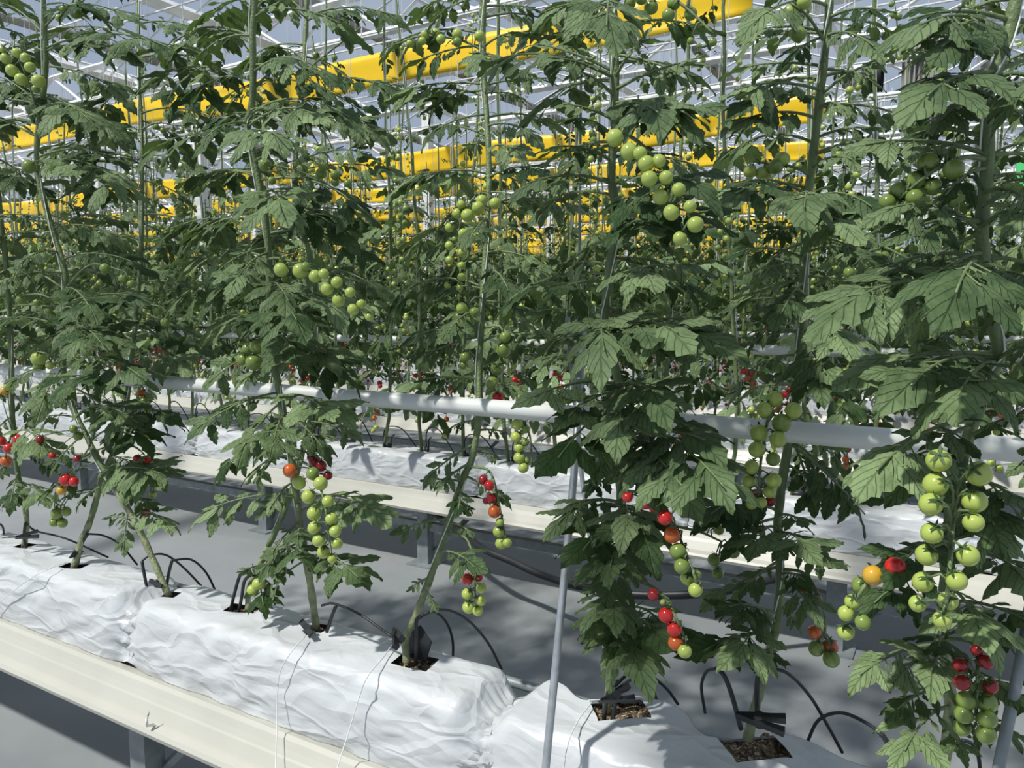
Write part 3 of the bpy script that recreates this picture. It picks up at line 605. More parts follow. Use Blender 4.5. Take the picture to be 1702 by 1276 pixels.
V7.fill = [(10,1230,62,-.2),(55,1225,62,-.1),(60,1300,102,-.1),(30,1480,22,-.1),(110,1200,122,0),(60,1470,92,-.15),(130,1430,132,.05),(150,1200,158,-.2),(165,1210,182,-.2),(198,1195,215,-.2),(160,1475,102,-.05),(180,1410,192,-.1),(230,1480,215,0),(258,1480,245,-.1),(280,1430,272,-.1),(325,1215,312,-.2),(340,1200,335,-.25),(345,1335,368,-.3),(338,1470,362,-.2),(380,1270,402,-.1),(400,1440,432,-.05),(430,1200,432,0),(450,1260,462,-.1),(460,1430,472,.05),(500,1230,502,0),(505,1440,522,.05),(555,1230,562,.05),(555,1430,602,-.2),(570,1380,640,-.2),(590,1240,622,.05),(600,1375,662,-.2),(620,1440,662,0),(640,1190,662,.05),(690,1380,745,.05),(735,1460,882,-.05),(730,1430,862,0),(720,1360,862,0),(720,1420,800,.05),(770,1380,842,0),(820,1160,872,-.2),(850,1155,882,-.2),(855,1340,872,-.1),(862,1195,932,-.1),(882,1250,935,-.22),(890,1345,925,-.2),(905,1405,945,-.1),(932,1222,992,-.1),(940,1160,1012,-.05),(955,1345,972,-.1),(962,1365,1028,-.15),(1000,1335,1052,-.02),(1035,1195,1015,-.2),(1055,1150,1095,-.22),(1062,1215,1118,-.25),(1072,1282,1108,-.12),(1020,1215,1040,-.15),(470,1290,540,-.2),(370,1420,400,-.25)]
V8 = Vine('tomato vine nearest the lens on the right, thick stem and large fruit', [(1545, 1350), (1565, 1276), (1580, 1180), (1567, 1080), (1572, 980), (1576, 900), (1586, 820), (1610, 722), (1650, 620), (1660, 580), (1642, 500), (1632, 380), (1641, 270), (1642, 160), (1672, 70), (1695, -30)], 1.20, 1.03)
V8.fill = [(0,1560,-20,0),(35,1480,45,-.1),(60,1500,58,-.2),(75,1545,95,-.2),(90,1480,78,-.1),(120,1520,182,-.15),(130,1760,150,-.1),(145,1510,145,-.1),(160,1550,215,-.1),(150,1510,168,0),(192,1515,190,-.25),(180,1760,165,-.2),(258,1400,248,-.1),(230,1500,230,0),(300,1760,305,0),(320,1730,352,-.1),(378,1760,355,-.15),(388,1440,362,-.15),(370,1475,405,-.15),(430,1420,475,-.1),(470,1470,452,0),(500,1335,560,-.22),(505,1480,490,-.1),(475,1575,530,-.32),(520,1760,522,-.2),(470,1730,482,-.1),(600,1760,585,-.1),(602,1580,682,-.28),(606,1490,670,-.25),(595,1420,650,-.1),(590,1395,640,-.2),(640,1720,655,-.1),(730,1730,690,-.15),(700,1430,815,-.25),(710,1485,835,-.2),(800,1730,862,-.2),(860,1700,935,-.2),(900,1480,965,-.2),(930,1720,985,-.2),(955,1430,1025,-.15),(970,1640,1065,-.25),(1000,1740,1055,-.15),(1060,1560,1085,-.15),(1072,1405,1140,-.12),(1080,1480,1148,-.1),(1090,1545,1125,-.2),(1150,1475,1195,-.12),(1175,1490,1275,-.2),(1190,1600,1265,-.1),(1200,1700,1225,-.1),(280,1560,340,-.1),(420,1550,480,-.1),(830,1660,900,-.2),(1120,1690,1170,-.15)]
V9 = Vine('tomato vine at the right edge, mostly outside the photo', [(1800, 1500), (1790, 1200), (1780, 900), (1770, 600), (1780, 300), (1775, -30)], 1.22, 1.2)
V9.fill = [(60,1690,80,-.05),(200,1690,240,-.05),(330,1690,330,.05),(450,1690,500,-.1),(560,1700,620,-.1),(700,1690,790,.05),(800,1690,860,.05),(900,1690,960,0),(1000,1690,1080,-.1),(1150,1690,1180,-.1)]
VINES = [V0, V1, V2, V3, V4, V5, V6, V7, V8, V9]
for i, v in enumerate(VINES):
    for a in v.fill: v.leaf(*a)
    r = random.Random(60 + i); sd = 1
    for y in range(-10, 560, 40):                                   # the smaller leaves between the traced ones
        sd = -sd; y += r.randint(-15, 15); tx = v.sx(y) + sd * r.uniform(95, 200); v.leaf(y, tx, y + r.uniform(5, 85), r.uniform(.02, .16), r.uniform(.9, 1.1))

# fruit trusses
V0.truss([(22,715),(20,720),(12,745)], [(30,730,8,'r'),(15,745,9,'r'),(2,733,8,'r'),(10,766,9,'o'),(8,650,8,'y'),(14,642,8,'g')], -.06)
V2.truss([(66,200),(45,130),(20,75)], [(10,97,9,'g'),(28,88,8,'g'),(42,96,8,'g'),(20,117,10,'g'),(50,112,9,'g'),(35,132,10,'g'),(64,135,11,'g'),(5,82,6,'g'),(60,148,7,'G')], -.08)
V2.truss([(74,45),(100,20),(140,0)], [(125,22,9,'G'),(107,17,8,'G'),(133,6,7,'G'),(98,30,6,'g')], -.03)
V2.truss([(68,285),(75,268),(95,262)], [(48,277,11,'G'),(93,277,12,'G'),(106,284,9,'G')], -.07)
V2.truss([(108,480),(150,440),(205,450)], [(175,446,9,'G'),(205,463,8,'G'),(218,472,7,'G')], -.04)
V2.truss([(107,510),(70,490),(40,490)], [(35,498,8,'G'),(62,503,7,'G'),(80,518,6,'G')], -.04)
V2.truss([(105,595),(80,588),(62,584)], [(64,596,12,'g'),(83,607,7,'g'),(64,609,8,'G')], -.06)
V2.truss([(140,715),(150,740),(115,785)], [(110,797,11,'r'),(123,800,8,'r'),(102,815,8,'y'),(128,762,6,'d'),(87,757,6,'r'),(67,730,7,'d'),(122,713,7,'G'),(130,724,8,'G')], -.05)
V0.truss([(45,830),(75,825),(100,840)], [(95,853,10,'G'),(110,850,8,'G'),(90,868,8,'G'),(104,869,8,'G')], -.05)
V1.truss([(215,640),(238,645),(245,700)], [(235,653,6,'o'),(240,667,7,'G'),(220,677,7,'G'),(245,682,6,'g'),(246,708,6,'g'),(245,722,6,'g'),(228,729,6,'g')], -.05)
V1.truss([(195,730),(235,750),(258,790)], [(228,762,7,'r'),(245,765,8,'r'),(252,775,7,'o'),(262,793,8,'g'),(249,799,8,'g'),(263,807,7,'g'),(254,822,6,'g'),(242,852,8,'d')], -.05)
V1.truss([(236,215),(262,204),(310,212)], [(260,211,5,'G'),(271,217,5,'G'),(288,215,4,'G'),(303,217,4,'G'),(318,222,3,'G')], -.02)
V2.truss([(108,530),(200,500),(270,510)], [(262,516,8,'G'),(275,536,8,'G')], .02)
V3.truss([(415,985),(428,955),(432,950)], [(430,970,11,'g'),(420,981,10,'g')], -.05)
V4.truss([(446,430),(470,430),(530,450),(575,485),(622,522)], [(467,448,12,'g'),(499,450,13,'g'),(524,459,11,'g'),(538,455,9,'g'),(544,480,11,'g'),(560,469,10,'g'),(563,499,11,'g'),(582,486,9,'g'),(600,505,8,'g'),(587,514,10,'g'),(614,526,8,'g'),(508,443,8,'G')], -.20)
V3.truss([(492,272),(520,266),(575,305)], [(470,280,11,'G'),(502,272,10,'G'),(503,285,10,'G'),(534,288,9,'G'),(537,277,8,'G'),(557,291,8,'G'),(557,303,7,'G'),(578,305,7,'G'),(573,319,6,'G')], -.05)  # shaded fruit: the shade is put into the darker green
V4.truss([(424,268),(432,262),(440,262)], [(440,274,11,'G'),(452,300,7,'G')], -.05)  # darker green paints the shade on this fruit as well
V3.truss([(500,190),(495,180),(520,188)], [(495,198,8,'G'),(482,190,6,'G')], -.03)
V3.truss([(505,120),(530,100),(600,45)], [(525,92,6,'G'),(556,96,5,'G'),(540,98,5,'G'),(585,70,3,'g')], -.02)
V4.truss([(452,560),(425,560),(415,575)], [(428,576,13,'G'),(422,602,14,'G'),(405,598,11,'G'),(412,580,10,'G')], -.04)
V4.truss([(485,760),(520,780),(540,840),(548,900)], [(482,782,12,'o'),(497,802,12,'g'),(520,787,11,'G'),(533,803,12,'g'),(513,825,12,'g'),(545,833,10,'g'),(522,853,12,'g'),(551,862,11,'g'),(522,877,11,'g'),(557,883,10,'g'),(530,898,11,'g'),(560,903,10,'g'),(538,917,11,'g'),(552,928,8,'g')], -.16)
V4.truss([(485,745),(520,755),(535,768)], [(523,766,10,'d'),(533,774,10,'d'),(545,790,8,'d'),(518,760,8,'d')], .06)
V5.truss([(812,330),(795,322),(765,370),(765,470)], [(823,338,10,'g'),(801,333,10,'g'),(795,345,11,'g'),(777,358,11,'g'),(760,355,9,'g'),(767,340,8,'g'),(747,378,8,'g'),(770,388,9,'g'),(747,408,8,'g'),(767,420,8,'g'),(747,432,7,'g'),(767,441,7,'g'),(767,460,7,'g'),(744,474,6,'g'),(764,478,6,'g'),(756,398,6,'G')], -.05)
V5.truss([(803,495),(785,498),(760,545)], [(768,512,10,'g'),(788,520,10,'G'),(762,528,10,'g'),(780,533,10,'G'),(756,549,8,'g'),(773,593,9,'G'),(770,607,7,'G')], -.06)
V5.truss([(800,545),(835,548),(825,630)], [(837,580,13,'G'),(827,612,12,'G'),(819,637,12,'G'),(840,560,10,'G'),(828,660,10,'r')], -.02)
V5.truss([(795,690),(850,690),(878,715),(885,775)], [(860,705,10,'g'),(858,726,10,'g'),(863,744,9,'g'),(863,761,10,'g'),(870,777,9,'g'),(874,713,7,'G'),(873,735,7,'G'),(876,765,6,'G')], -.02)
V5.truss([(780,775),(815,785),(832,850),(842,905)], [(803,797,8,'d'),(813,807,9,'r'),(817,828,9,'r'),(822,850,11,'o'),(831,867,7,'g'),(829,883,10,'g'),(833,903,10,'g'),(843,902,8,'g'),(808,832,6,'d')], -.05)
V5.truss([(742,885),(775,895),(788,940),(790,995)], [(785,917,5,'r'),(777,962,10,'r'),(794,958,9,'r'),(800,977,9,'g'),(777,987,10,'g'),(799,998,9,'g'),(779,1009,11,'g'),(794,1015,9,'g')], -.05)
V5.truss([(806,85),(760,65),(700,60),(655,75)], [(657,75,6,'G'),(682,72,7,'g'),(702,68,7,'g'),(706,58,8,'g'),(724,55,8,'g'),(733,65,8,'g'),(760,57,9,'g'),(760,70,8,'G'),(797,60,9,'g'),(668,80,4,'g')], -.04)
V6.truss([(1021,215),(1060,235),(1105,285),(1140,345),(1150,370)], [(1022,229,15,'g'),(1046,252,15,'g'),(1064,255,12,'g'),(1074,272,14,'g'),(1095,268,12,'g'),(1079,297,14,'g'),(1107,295,12,'g'),(1098,327,14,'g'),(1128,315,12,'g'),(1116,353,14,'g'),(1147,343,11,'g'),(1156,373,14,'g'),(1130,396,12,'g')], -.20)
V6.truss([(1021,-20),(1070,-25),(1130,5),(1190,60)], [(1047,5,10,'G'),(1082,12,12,'G'),(1111,25,11,'G'),(1120,6,11,'G'),(1148,23,11,'G'),(1185,70,7,'G'),(1148,68,6,'G'),(1066,-2,10,'G')], -.08)
V6.truss([(1032,815),(1070,822),(1115,865),(1150,945),(1162,985)], [(1043,826,9,'r'),(1073,836,10,'r'),(1087,841,10,'r'),(1105,860,13,'r'),(1117,889,14,'o'),(1127,916,14,'G'),(1133,941,13,'G'),(1143,961,12,'g'),(1156,980,12,'g'),(1158,955,8,'G')], -.24)
V6.truss([(1040,960),(1085,975),(1115,1010),(1140,1065)], [(1086,988,10,'d'),(1101,1000,5,'g'),(1107,1022,13,'r'),(1121,1045,13,'r'),(1123,1068,13,'o'),(1138,1082,12,'g')], -.24)
V6.truss([(1035,860),(1150,880),(1200,900)], [(1187,930,11,'G'),(1219,917,11,'G'),(1193,953,10,'G'),(1195,880,9,'G'),(1212,853,10,'o')], .10)
V6.truss([(1010,480),(950,470),(905,490)], [(908,493,8,'G'),(985,410,6,'G')], -.05)
V7.truss([(1326,645),(1290,640),(1272,720),(1262,790),(1262,830)], [(1287,663,14,'g'),(1270,680,13,'g'),(1319,682,14,'g'),(1299,703,16,'G'),(1261,720,15,'g'),(1293,730,14,'g'),(1258,747,14,'g'),(1285,763,12,'G'),(1249,776,12,'g'),(1245,799,12,'g'),(1286,798,13,'g'),(1240,819,10,'g'),(1279,817,11,'g'),(1249,838,9,'g'),(1265,835,10,'g')], -.20)
V7.truss([(1305,790),(1275,790),(1265,810)], [(1257,823,11,'d'),(1280,833,9,'d'),(1250,838,8,'d')], -.05)
V7.truss([(1346,292),(1320,278),(1262,270)], [(1300,265,13,'g'),(1269,288,13,'g'),(1289,277,13,'G'),(1247,285,11,'g')], -.06)
V8.truss([(1641,265),(1600,262),(1550,285),(1495,330)], [(1543,271,18,'G'),(1585,281,17,'G'),(1522,301,17,'G'),(1495,318,16,'G'),(1550,310,15,'G'),(1520,328,14,'G'),(1475,336,14,'G'),(1505,343,13,'G')], -.08)
V8.truss([(1636,430),(1540,440),(1470,410)], [(1465,429,14,'G'),(1412,453,10,'G')], .02)
V7.truss([(1370,70),(1345,30),(1315,5)], [(1312,20,11,'g'),(1337,3,12,'g'),(1327,57,13,'G')], -.10)
V8.truss([(1595,755),(1592,765),(1585,850),(1578,950),(1572,1010)], [(1560,765,20,'g'),(1627,787,21,'g'),(1555,805,20,'g'),(1547,838,19,'g'),(1620,833,20,'g'),(1618,868,17,'g'),(1549,886,18,'g'),(1540,922,18,'g'),(1609,923,18,'g'),(1534,967,17,'g'),(1590,965,17,'g'),(1576,998,16,'g'),(1525,1003,14,'g'),(1566,1030,15,'g')], -.24, .55)
V8.truss([(1576,900),(1500,915),(1440,970),(1400,1040)], [(1451,956,17,'y'),(1488,942,17,'r'),(1431,973,15,'G'),(1417,1000,13,'g'),(1406,1019,13,'g'),(1434,1034,13,'G'),(1406,1050,14,'g')], -.17)
V7.truss([(1296,945),(1340,955),(1368,1010),(1372,1060)], [(1354,1050,11,'o'),(1338,973,11,'d'),(1357,997,9,'d'),(1379,1075,14,'o'),(1357,1077,13,'G'),(1382,1095,14,'G')], -.05)
V8.truss([(1568,1060),(1620,1070),(1625,1120),(1622,1190)], [(1624,1080,10,'d'),(1639,1100,12,'d'),(1596,1105,12,'d'),(1599,1134,13,'d'),(1646,1140,13,'d'),(1640,1167,17,'G'),(1606,1164,16,'G'),(1641,1195,16,'G'),(1602,1187,15,'G'),(1639,1220,16,'G'),(1599,1209,14,'G')], -.16)


# ------------------------------------------------------------------ library leaves and fruit for the rows behind
def lib_leaf(i, lod):
    r = random.Random(500 + i); z = (-.12, -.02, .06, -.25, -.35, -.1)[i % 6]
    return build_leaf((0, 0, 0), (1, r.uniform(-.1, .1), z), r, (0, 0, 1), lod, 1.0)
LIB = [lib_leaf(i, 1) for i in range(6)]
def scaled(m, s):
    n = MB(); n.v = [v * s for v in m.v]; n.f = m.f; n.m = m.m; n.uv = m.uv; n.n = m.n; return n
LIBM = [scaled(m, .33).mesh('leaf', [M_LEAF, M_STEM]) for m in LIB]
def ball(m, C, R, mat, nu=8, nv=5):
    v = [(0, 0, 1)] + [(math.sin(math.pi * i / nv) * math.cos(2 * math.pi * j / nu), math.sin(math.pi * i / nv) * math.sin(2 * math.pi * j / nu), math.cos(math.pi * i / nv)) for i in range(1, nv) for j in range(nu)] + [(0, 0, -1)]
    f = [[0, 1 + j, 1 + (j + 1) % nu] for j in range(nu)]
    for i in range(nv - 2): f += [[1 + i * nu + j, 1 + (i + 1) * nu + j, 1 + (i + 1) * nu + (j + 1) % nu, 1 + i * nu + (j + 1) % nu] for j in range(nu)]
    e = 1 + (nv - 2) * nu; f += [[e + j, e + nu, e + (j + 1) % nu] for j in range(nu)]
    m.add(np.array(v) * R + np.asarray(C), f, mat)
FKEYS = ['g', 'G', 'y', 'o', 'r', 'd']
def truss_mb(stage, seed, nu=10, nv=6):
    """a hanging truss; stage 0 red .. 3 green"""
    r = random.Random(seed); m = MB(); n = r.randint(8, 12); L = .22
    P = spline([(0, 0, 0), (.05, 0, .01), (.085, 0, -.05), (.10, r.uniform(-.02, .02), -.05 - L * .6), (.11, 0, -.05 - L)], 4); m.tube(P, .002, 4, 6)
    for i in range(n):
        t = (i + .5) / n; p = P[int(5 + t * (len(P) - 6))]; sd = 1 if i % 2 else -1
        c = {0: ['r', 'r', 'd', 'o', 'g'], 1: ['r', 'o', 'g', 'g', 'g'], 2: ['g', 'g', 'G', 'g'], 3: ['g', 'G', 'g']}[stage]; c = c[min(len(c) - 1, int(t * len(c)))]
        R = .0145 * r.uniform(.8, 1.05) * (1 if stage < 3 else .8)
        ball(m, p + np.array([r.uniform(-.004, .008), sd * .014, -.01]), R, FKEYS.index(c), nu, nv)
    return m
FMATS = [FR[c] for c in FKEYS] + [M_STEM]
TLIB = [[truss_mb(st, st * 10 + i) for i in range(2)] for st in range(4)]
TLIBM = [[m.mesh('fruit_truss', FMATS) for m in row] for row in TLIB]
def layout(seed, top=3.35, bottom=.80, dense=1.8):
    """leaf and truss places on a vine: (kind, index, matrix)"""
    r = random.Random(seed); out = []; z = bottom; a = r.uniform(0, 6.28); k = 0
    while z < top - .05:
        a += 2.4 + r.uniform(-.3, .3); sc = r.uniform(.8, 1.2) * (1.0 if z < top - .5 else .35 + .65 * (top - z) / .5)
        hi = max(0., min(1., (z - dense) / .5)); sc *= 1 - .55 * hi
        out.append(('leaf', r.randrange(6), z, a, sc, r.uniform(-.45, .15))); k += 1
        z += r.uniform(.042, .07) * (1 + 2.2 * hi)
    for i, z in enumerate(np.arange(bottom + .12, top - .5, .30)):
        st = 0 if z < .98 else 1 if z < 1.2 else 2 if z < 2.2 else 3
        out.append(('truss', (st, r.randrange(2)), z, r.uniform(0, 6.28), 1, 0))
    return out
def stem_pts(seed, top, lean):
    r = random.Random(seed + 9); n = 14; ph = r.uniform(0, 6); pts = []
    for i in range(n + 1):
        t = i / n; z = .565 + (top - .565) * t; pts.append((.03 * math.sin(5 * t + ph) + r.uniform(-.008, .008), lean * t + .02 * math.sin(4 * t + ph * 2), z))
    pts[0] = (0, 0, .565); return np.array(pts)
def on_stem(P, z): return np.array([np.interp(z, P[:, 2], P[:, 0]), np.interp(z, P[:, 2], P[:, 1]), z])
# second row: vines with their own leaves and trusses
for j in range(28):
    seed = 900 + j; x = .75 - .262 * j; lean = (.16 if j % 2 else -.16) + rnd.uniform(-.03, .03); top = rnd.uniform(2.7, 3.4)
    root = empty('tomato_plant', (x, YB + ROW + rnd.uniform(-.02, .02), 0), 'tomato vine of the second row, beyond the aisle behind the near bags', 'tomato plant', 'tomato vines of the second row')
    P = stem_pts(seed, top, lean) + np.array([0, 0, 0]); st = MB(); st.tube(P, np.linspace(.0095, .006, len(P)), 6); link('stem', st.mesh('stem', M_STEM), root)
    sg = MB(); sg.tube([P[3] + [.012, -.006, 0], P[9] + [.012, -.006, 0], P[-1] + [0, 0, .0], [P[-1][0], P[-1][1], 5.1]], .0016, 4); link('support_string', sg.mesh('support_string', M_STRING), root)
    for kind, idx, z, a, sc, tilt in layout(seed, top, rnd.uniform(.80, .98)):
        o = link(*(('leaf', LIBM[idx]) if kind == 'leaf' else ('fruit_truss', TLIBM[idx[0]][idx[1]])), root, on_stem(P, z))
        o.rotation_euler = (rnd.uniform(-.25, .25) if kind == 'leaf' else 0, -tilt, a); o.scale = (sc, sc, sc)
# farther rows: whole vines
LIB2 = [lib_leaf(i + 6, 2) for i in range(6)]
TLIB2 = [[truss_mb(st, 77 + st * 10 + i, 6, 4) for i in range(2)] for st in range(4)]
def whole_vine(seed, top):
    P = stem_pts(seed, top, 0); m = MB(); m.tube(P, np.linspace(.0095, .006, len(P)), 5, 1, False); m.tube([(.012, 0, .7), (.012, 0, top), (0, 0, 4.9)], .0024, 3, 2, False)
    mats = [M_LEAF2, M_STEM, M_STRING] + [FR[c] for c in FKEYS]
    r = random.Random(seed)
    for kind, idx, z, a, sc, tilt in layout(seed, top, r.uniform(.63, .82)):
        if kind == 'leaf':
            src = LIB2[idx]; mp = {0: 0, 1: 1}; s = .34 * sc
        else: src = TLIB2[idx[0]][idx[1]]; mp = {i: 3 + i for i in range(6)}; mp[6] = 1; s = 1
        R = np.array(Matrix.Rotation(a, 3, 'Z') @ Matrix.Rotation(-tilt, 3, 'Y') @ Matrix.Rotation(r.uniform(-.3, .3) if kind == 'leaf' else 0, 3, 'X')) * s; o = on_stem(P, z)
        off = m.n
        for v, uv in zip(src.v, src.uv): m.v.append(v @ R.T + o); m.uv.append(uv)
        m.f += [[i + off for i in q] for q in src.f]; m.m += [mp[i] for i in src.m]; m.n += src.n
    return m.mesh('tomato_plant', mats)
WV = [whole_vine(3000 + i, 2.75 + .1 * i) for i in range(6)]
cnt = 0; left = []
for k in range(3, NROW):
    Y = YB + (k - 1) * ROW; n = int((2.12 * Y + 1.6) / .27)
    for j in range(n):
        x = 1.5 - .27 * j + rnd.uniform(-.04, .04); y = Y + (.12 if j % 2 else -.12)
        if any(abs(y - cy_) < .42 and abs((x + 10.2) / 12 - round((x + 10.2) / 12)) * 12 < .42 for cy_ in COLY): continue
        if cnt < 270 and k <= 7:
            o = link('tomato_plant', WV[rnd.randrange(6)], None, (x, y, 0)); o.rotation_euler.z = rnd.uniform(0, 6.28); o.scale.z = rnd.uniform(.97, 1.04); cnt += 1
            nm = {3: 'third', 4: 'fourth', 5: 'fifth', 6: 'sixth', 7: 'seventh'}[k]
            tag(o, 'tomato vine of the %s row, among dense leaves far behind' % nm, 'tomato plant', 'tomato vines of the %s row' % nm)
        else: left.append((x, y, 0))
pm_ = bpy.data.meshes.new('far_vines'); pm_.from_pydata(left, [], []); fo = link('tomato_plant', pm_)
tag(fo, 'dense mass of tomato vines in the farthest rows', 'tomato plant', None, 'stuff')
lib_col = bpy.data.collections.new('far_vine_kinds')
for i, me in enumerate(WV[:4]):
    o = bpy.data.objects.new('tomato_plant', me); lib_col.objects.link(o)
ng = bpy.data.node_groups.new('far_vines', 'GeometryNodeTree')
ng.interface.new_socket(name='Geometry', in_out='INPUT', socket_type='NodeSocketGeometry'); ng.interface.new_socket(name='Geometry', in_out='OUTPUT', socket_type='NodeSocketGeometry')
gi = ng.nodes.new('NodeGroupInput'); go = ng.nodes.new('NodeGroupOutput'); ip = ng.nodes.new('GeometryNodeInstanceOnPoints'); ci = ng.nodes.new('GeometryNodeCollectionInfo')
ci.inputs['Collection'].default_value = lib_col; ci.inputs['Separate Children'].default_value = True; ci.inputs['Reset Children'].default_value = True
rv = ng.nodes.new('FunctionNodeRandomValue'); rv.data_type = 'FLOAT'; rv.inputs[3].default_value = 6.28
cb = ng.nodes.new('ShaderNodeCombineXYZ'); ng.links.new(rv.outputs[1], cb.inputs[2])
ng.links.new(gi.outputs[0], ip.inputs['Points']); ng.links.new(ci.outputs[0], ip.inputs['Instance']); ip.inputs['Pick Instance'].default_value = True
ng.links.new(cb.outputs[0], ip.inputs['Rotation']); ng.links.new(ip.outputs[0], go.inputs[0])
mo = fo.modifiers.new('vines', 'NODES'); mo.node_group = ng

# ------------------------------------------------------------------ drip tubes, stakes, clips, strings on the near gutter
def poly(name, pts, r, mat, label, cat, group=None, n=7, per=5):
    P = spline([at(*p) for p in pts], per); m = MB(); m.tube(P - P[0], r, n)
    return tag(link(name, m.mesh(name, mat), None, P[0]), label, cat, group)
YK = 1.24
gp = MB(); gp.tube([(-4, 0, 0), (1.2, 0, 0)], .011, 10)
tag(link('irrigation_pipe', gp.mesh('irrigation_pipe', M_DSTEEL), None, (0, 1.385, .53)), 'dark grey irrigation pipe along the back of the near bags', 'pipe')
stakes = [('P0', [(46,925),(40,893),(42,868)], 'beside the leftmost root'), ('P1', [(128,945),(136,905),(146,887)], 'beside the second root from the left'),
          ('P2', [(246,985),(240,955),(236,932)], 'left of the third root, upright'), ('P2', [(277,972),(281,950),(286,931)], 'right of the third root, short'),
          ('P3', [(381,1022),(390,985),(399,956),(412,947)], 'left of the stub root, pale with dirt'), ('P3', [(396,1020),(402,990),(406,966),(416,955)], 'between the pale dirty stake and the stub root'),
          ('P4', [(543,1050),(550,1028),(559,1005)], 'behind the black clip on the middle root'), ('P5', [(691,1103),(692,1065),(692,1032),(700,1024)], 'upright in the dark planting hole'),
          ('P6', [(1003,1208),(1007,1170),(1014,1143),(1028,1132)], 'leaning in the hole right of the steel pole'), ('P6', [(1018,1203),(1022,1170),(1026,1145)], 'second in the hole right of the steel pole'),
          ('P7', [(1232,1212),(1218,1160),(1205,1125),(1192,1110)], 'with a tall bend left of the last root'), ('P7', [(1259,1195),(1258,1150),(1261,1120),(1270,1110)], 'upright behind the last root'),
          ('P7', [(1482,1290),(1481,1250),(1470,1226),(1464,1220)], 'at the lower right corner')]
for p, pts, lab in stakes:
    o = poly('drip_stake', [(x, y, YK) for x, y in pts], .0042, M_BLACK, 'black drip stake ' + lab, 'drip stake', 'drip stakes in the near bags')
tubes = [([(42,868,1.24),(60,882,1.28),(110,895,1.33),(180,926,1.385)], 'thin black drip tube running right from the leftmost root'),
         ([(-30,860,1.24),(2,872,1.26),(8,893,1.30),(25,908,1.34)], 'short black drip tube at the left edge of the photo'),
         ([(146,887,1.24),(172,890,1.27),(200,905,1.32),(228,938,1.385)], 'black drip tube arching right from the second root'),
         ([(236,932,1.24),(250,923,1.26),(275,922,1.29),(305,943,1.33),(348,988,1.385)], 'lower of the two black drip tubes arching from the third root'),
         ([(286,931,1.24),(318,930,1.28),(343,952,1.33),(361,988,1.385)], 'upper of the two black drip tubes arching from the third root'),
         ([(416,955,1.24),(435,960,1.28),(450,975,1.33),(457,1005,1.385)], 'black drip tube going down behind the stub root'),
         ([(535,1006,1.24),(556,1003,1.22),(600,1022,1.20),(640,1050,1.20),(668,1068,1.20)], 'black drip tube lying forward from the middle root to a clip'),
         ([(700,1024,1.24),(722,1016,1.28),(742,1034,1.33),(752,1062,1.36),(753,1092,1.385)], 'inner of the two black drip tubes looping behind the dark hole'),
         ([(705,1020,1.24),(740,1013,1.28),(776,1029,1.32),(810,1066,1.36),(834,1112,1.385)], 'outer of the two black drip tubes looping behind the dark hole'),
         ([(1022,1140,1.24),(1050,1116,1.28),(1078,1121,1.32),(1108,1144,1.36),(1127,1170,1.385)], 'outer black drip tube looping from the hole by the steel pole'),
         ([(1026,1145,1.24),(1060,1123,1.28),(1080,1132,1.33),(1092,1164,1.385)], 'inner black drip tube looping from the hole by the steel pole'),
         ([(1172,1184,1.385),(1166,1142,1.33),(1174,1116,1.28),(1192,1110,1.24)], 'black drip tube bending down left of the last root'),
         ([(1270,1110,1.24),(1308,1118,1.27),(1345,1155,1.32),(1376,1206,1.36),(1400,1250,1.385)], 'long black drip tube arching right from the last root'),
         ([(1342,1232,1.385),(1360,1197,1.34),(1396,1184,1.30),(1440,1201,1.26),(1466,1222,1.24)], 'black drip tube crossing the long arch at the lower right'),
         ([(1600,1230,1.30),(1616,1236,1.32),(1626,1255,1.35),(1630,1290,1.385)], 'black drip tube behind the right-hand fruit cluster')]
for pts, lab in tubes: poly('drip_tube', pts, .0030, M_BLACK, lab, 'drip tube', 'drip tubes of the near bags')
def clip(px, py, Y, rot, tilt, lab, sc=1.0):
    m = MB()
    for sd in (1, -1):
        a = sd * .16; c, s = math.cos(a), math.sin(a); v = []
        for (x, w) in ((-.026, .0035), (-.004, .0055), (.012, .005), (.030, .0075)):
            for z in (-.0055, .0055):
                for y in (-w / 2, w / 2): v.append((x * c - (y + sd * .004) * s, x * s + (y + sd * .004) * c, z))
        f = []
        for i in range(3):
            a0 = i * 4; b0 = a0 + 4; f += [[a0, a0 + 1, b0 + 1, b0], [a0 + 1, a0 + 3, b0 + 3, b0 + 1], [a0 + 3, a0 + 2, b0 + 2, b0 + 3], [a0 + 2, a0, b0, b0 + 2]]
        f += [[0, 2, 3, 1], [12, 13, 15, 14]]; m.add(v, f)
    m.tube([(0, 0, -.009), (0, 0, .009)], .0065, 10)
    o = link('stem_clip', m.mesh('stem_clip', M_BLACK, False), None, at(px, py, Y)); o.rotation_euler = (tilt, 0, rot); o.scale = (sc, sc, sc)
    tag(o, lab, 'clip', 'black clips at the roots')
clip(262, 970, 1.215, 2.9, .4, 'black spring clip holding the third root to its stakes')
clip(512, 1046, 1.215, 2.6, .9, 'black spring clip lying open at the middle root', 1.15)
clip(660, 1056, 1.20, -.8, .9, 'black spring clip on the tube left of the dark planting hole', 1.25)
clip(1022, 1158, 1.21, 1.0, .7, 'black spring clip on the root right of the steel pole', 1.2)
clip(1262, 1196, 1.205, .1, .5, 'black spring clip around the last root', 1.35)
clip(44, 890, 1.22, 1.3, .8, 'black spring clip standing open at the leftmost root', 1.1)
clip(124, 920, 1.22, 2.2, .6, 'small black spring clip on the second root')
pl = MB(); pl.add([(-.03, .004, 0), (.03, .0, 0), (.036, .012, .04), (0, .02, .066), (-.02, .014, .05)], [[0, 1, 2, 3, 4]])
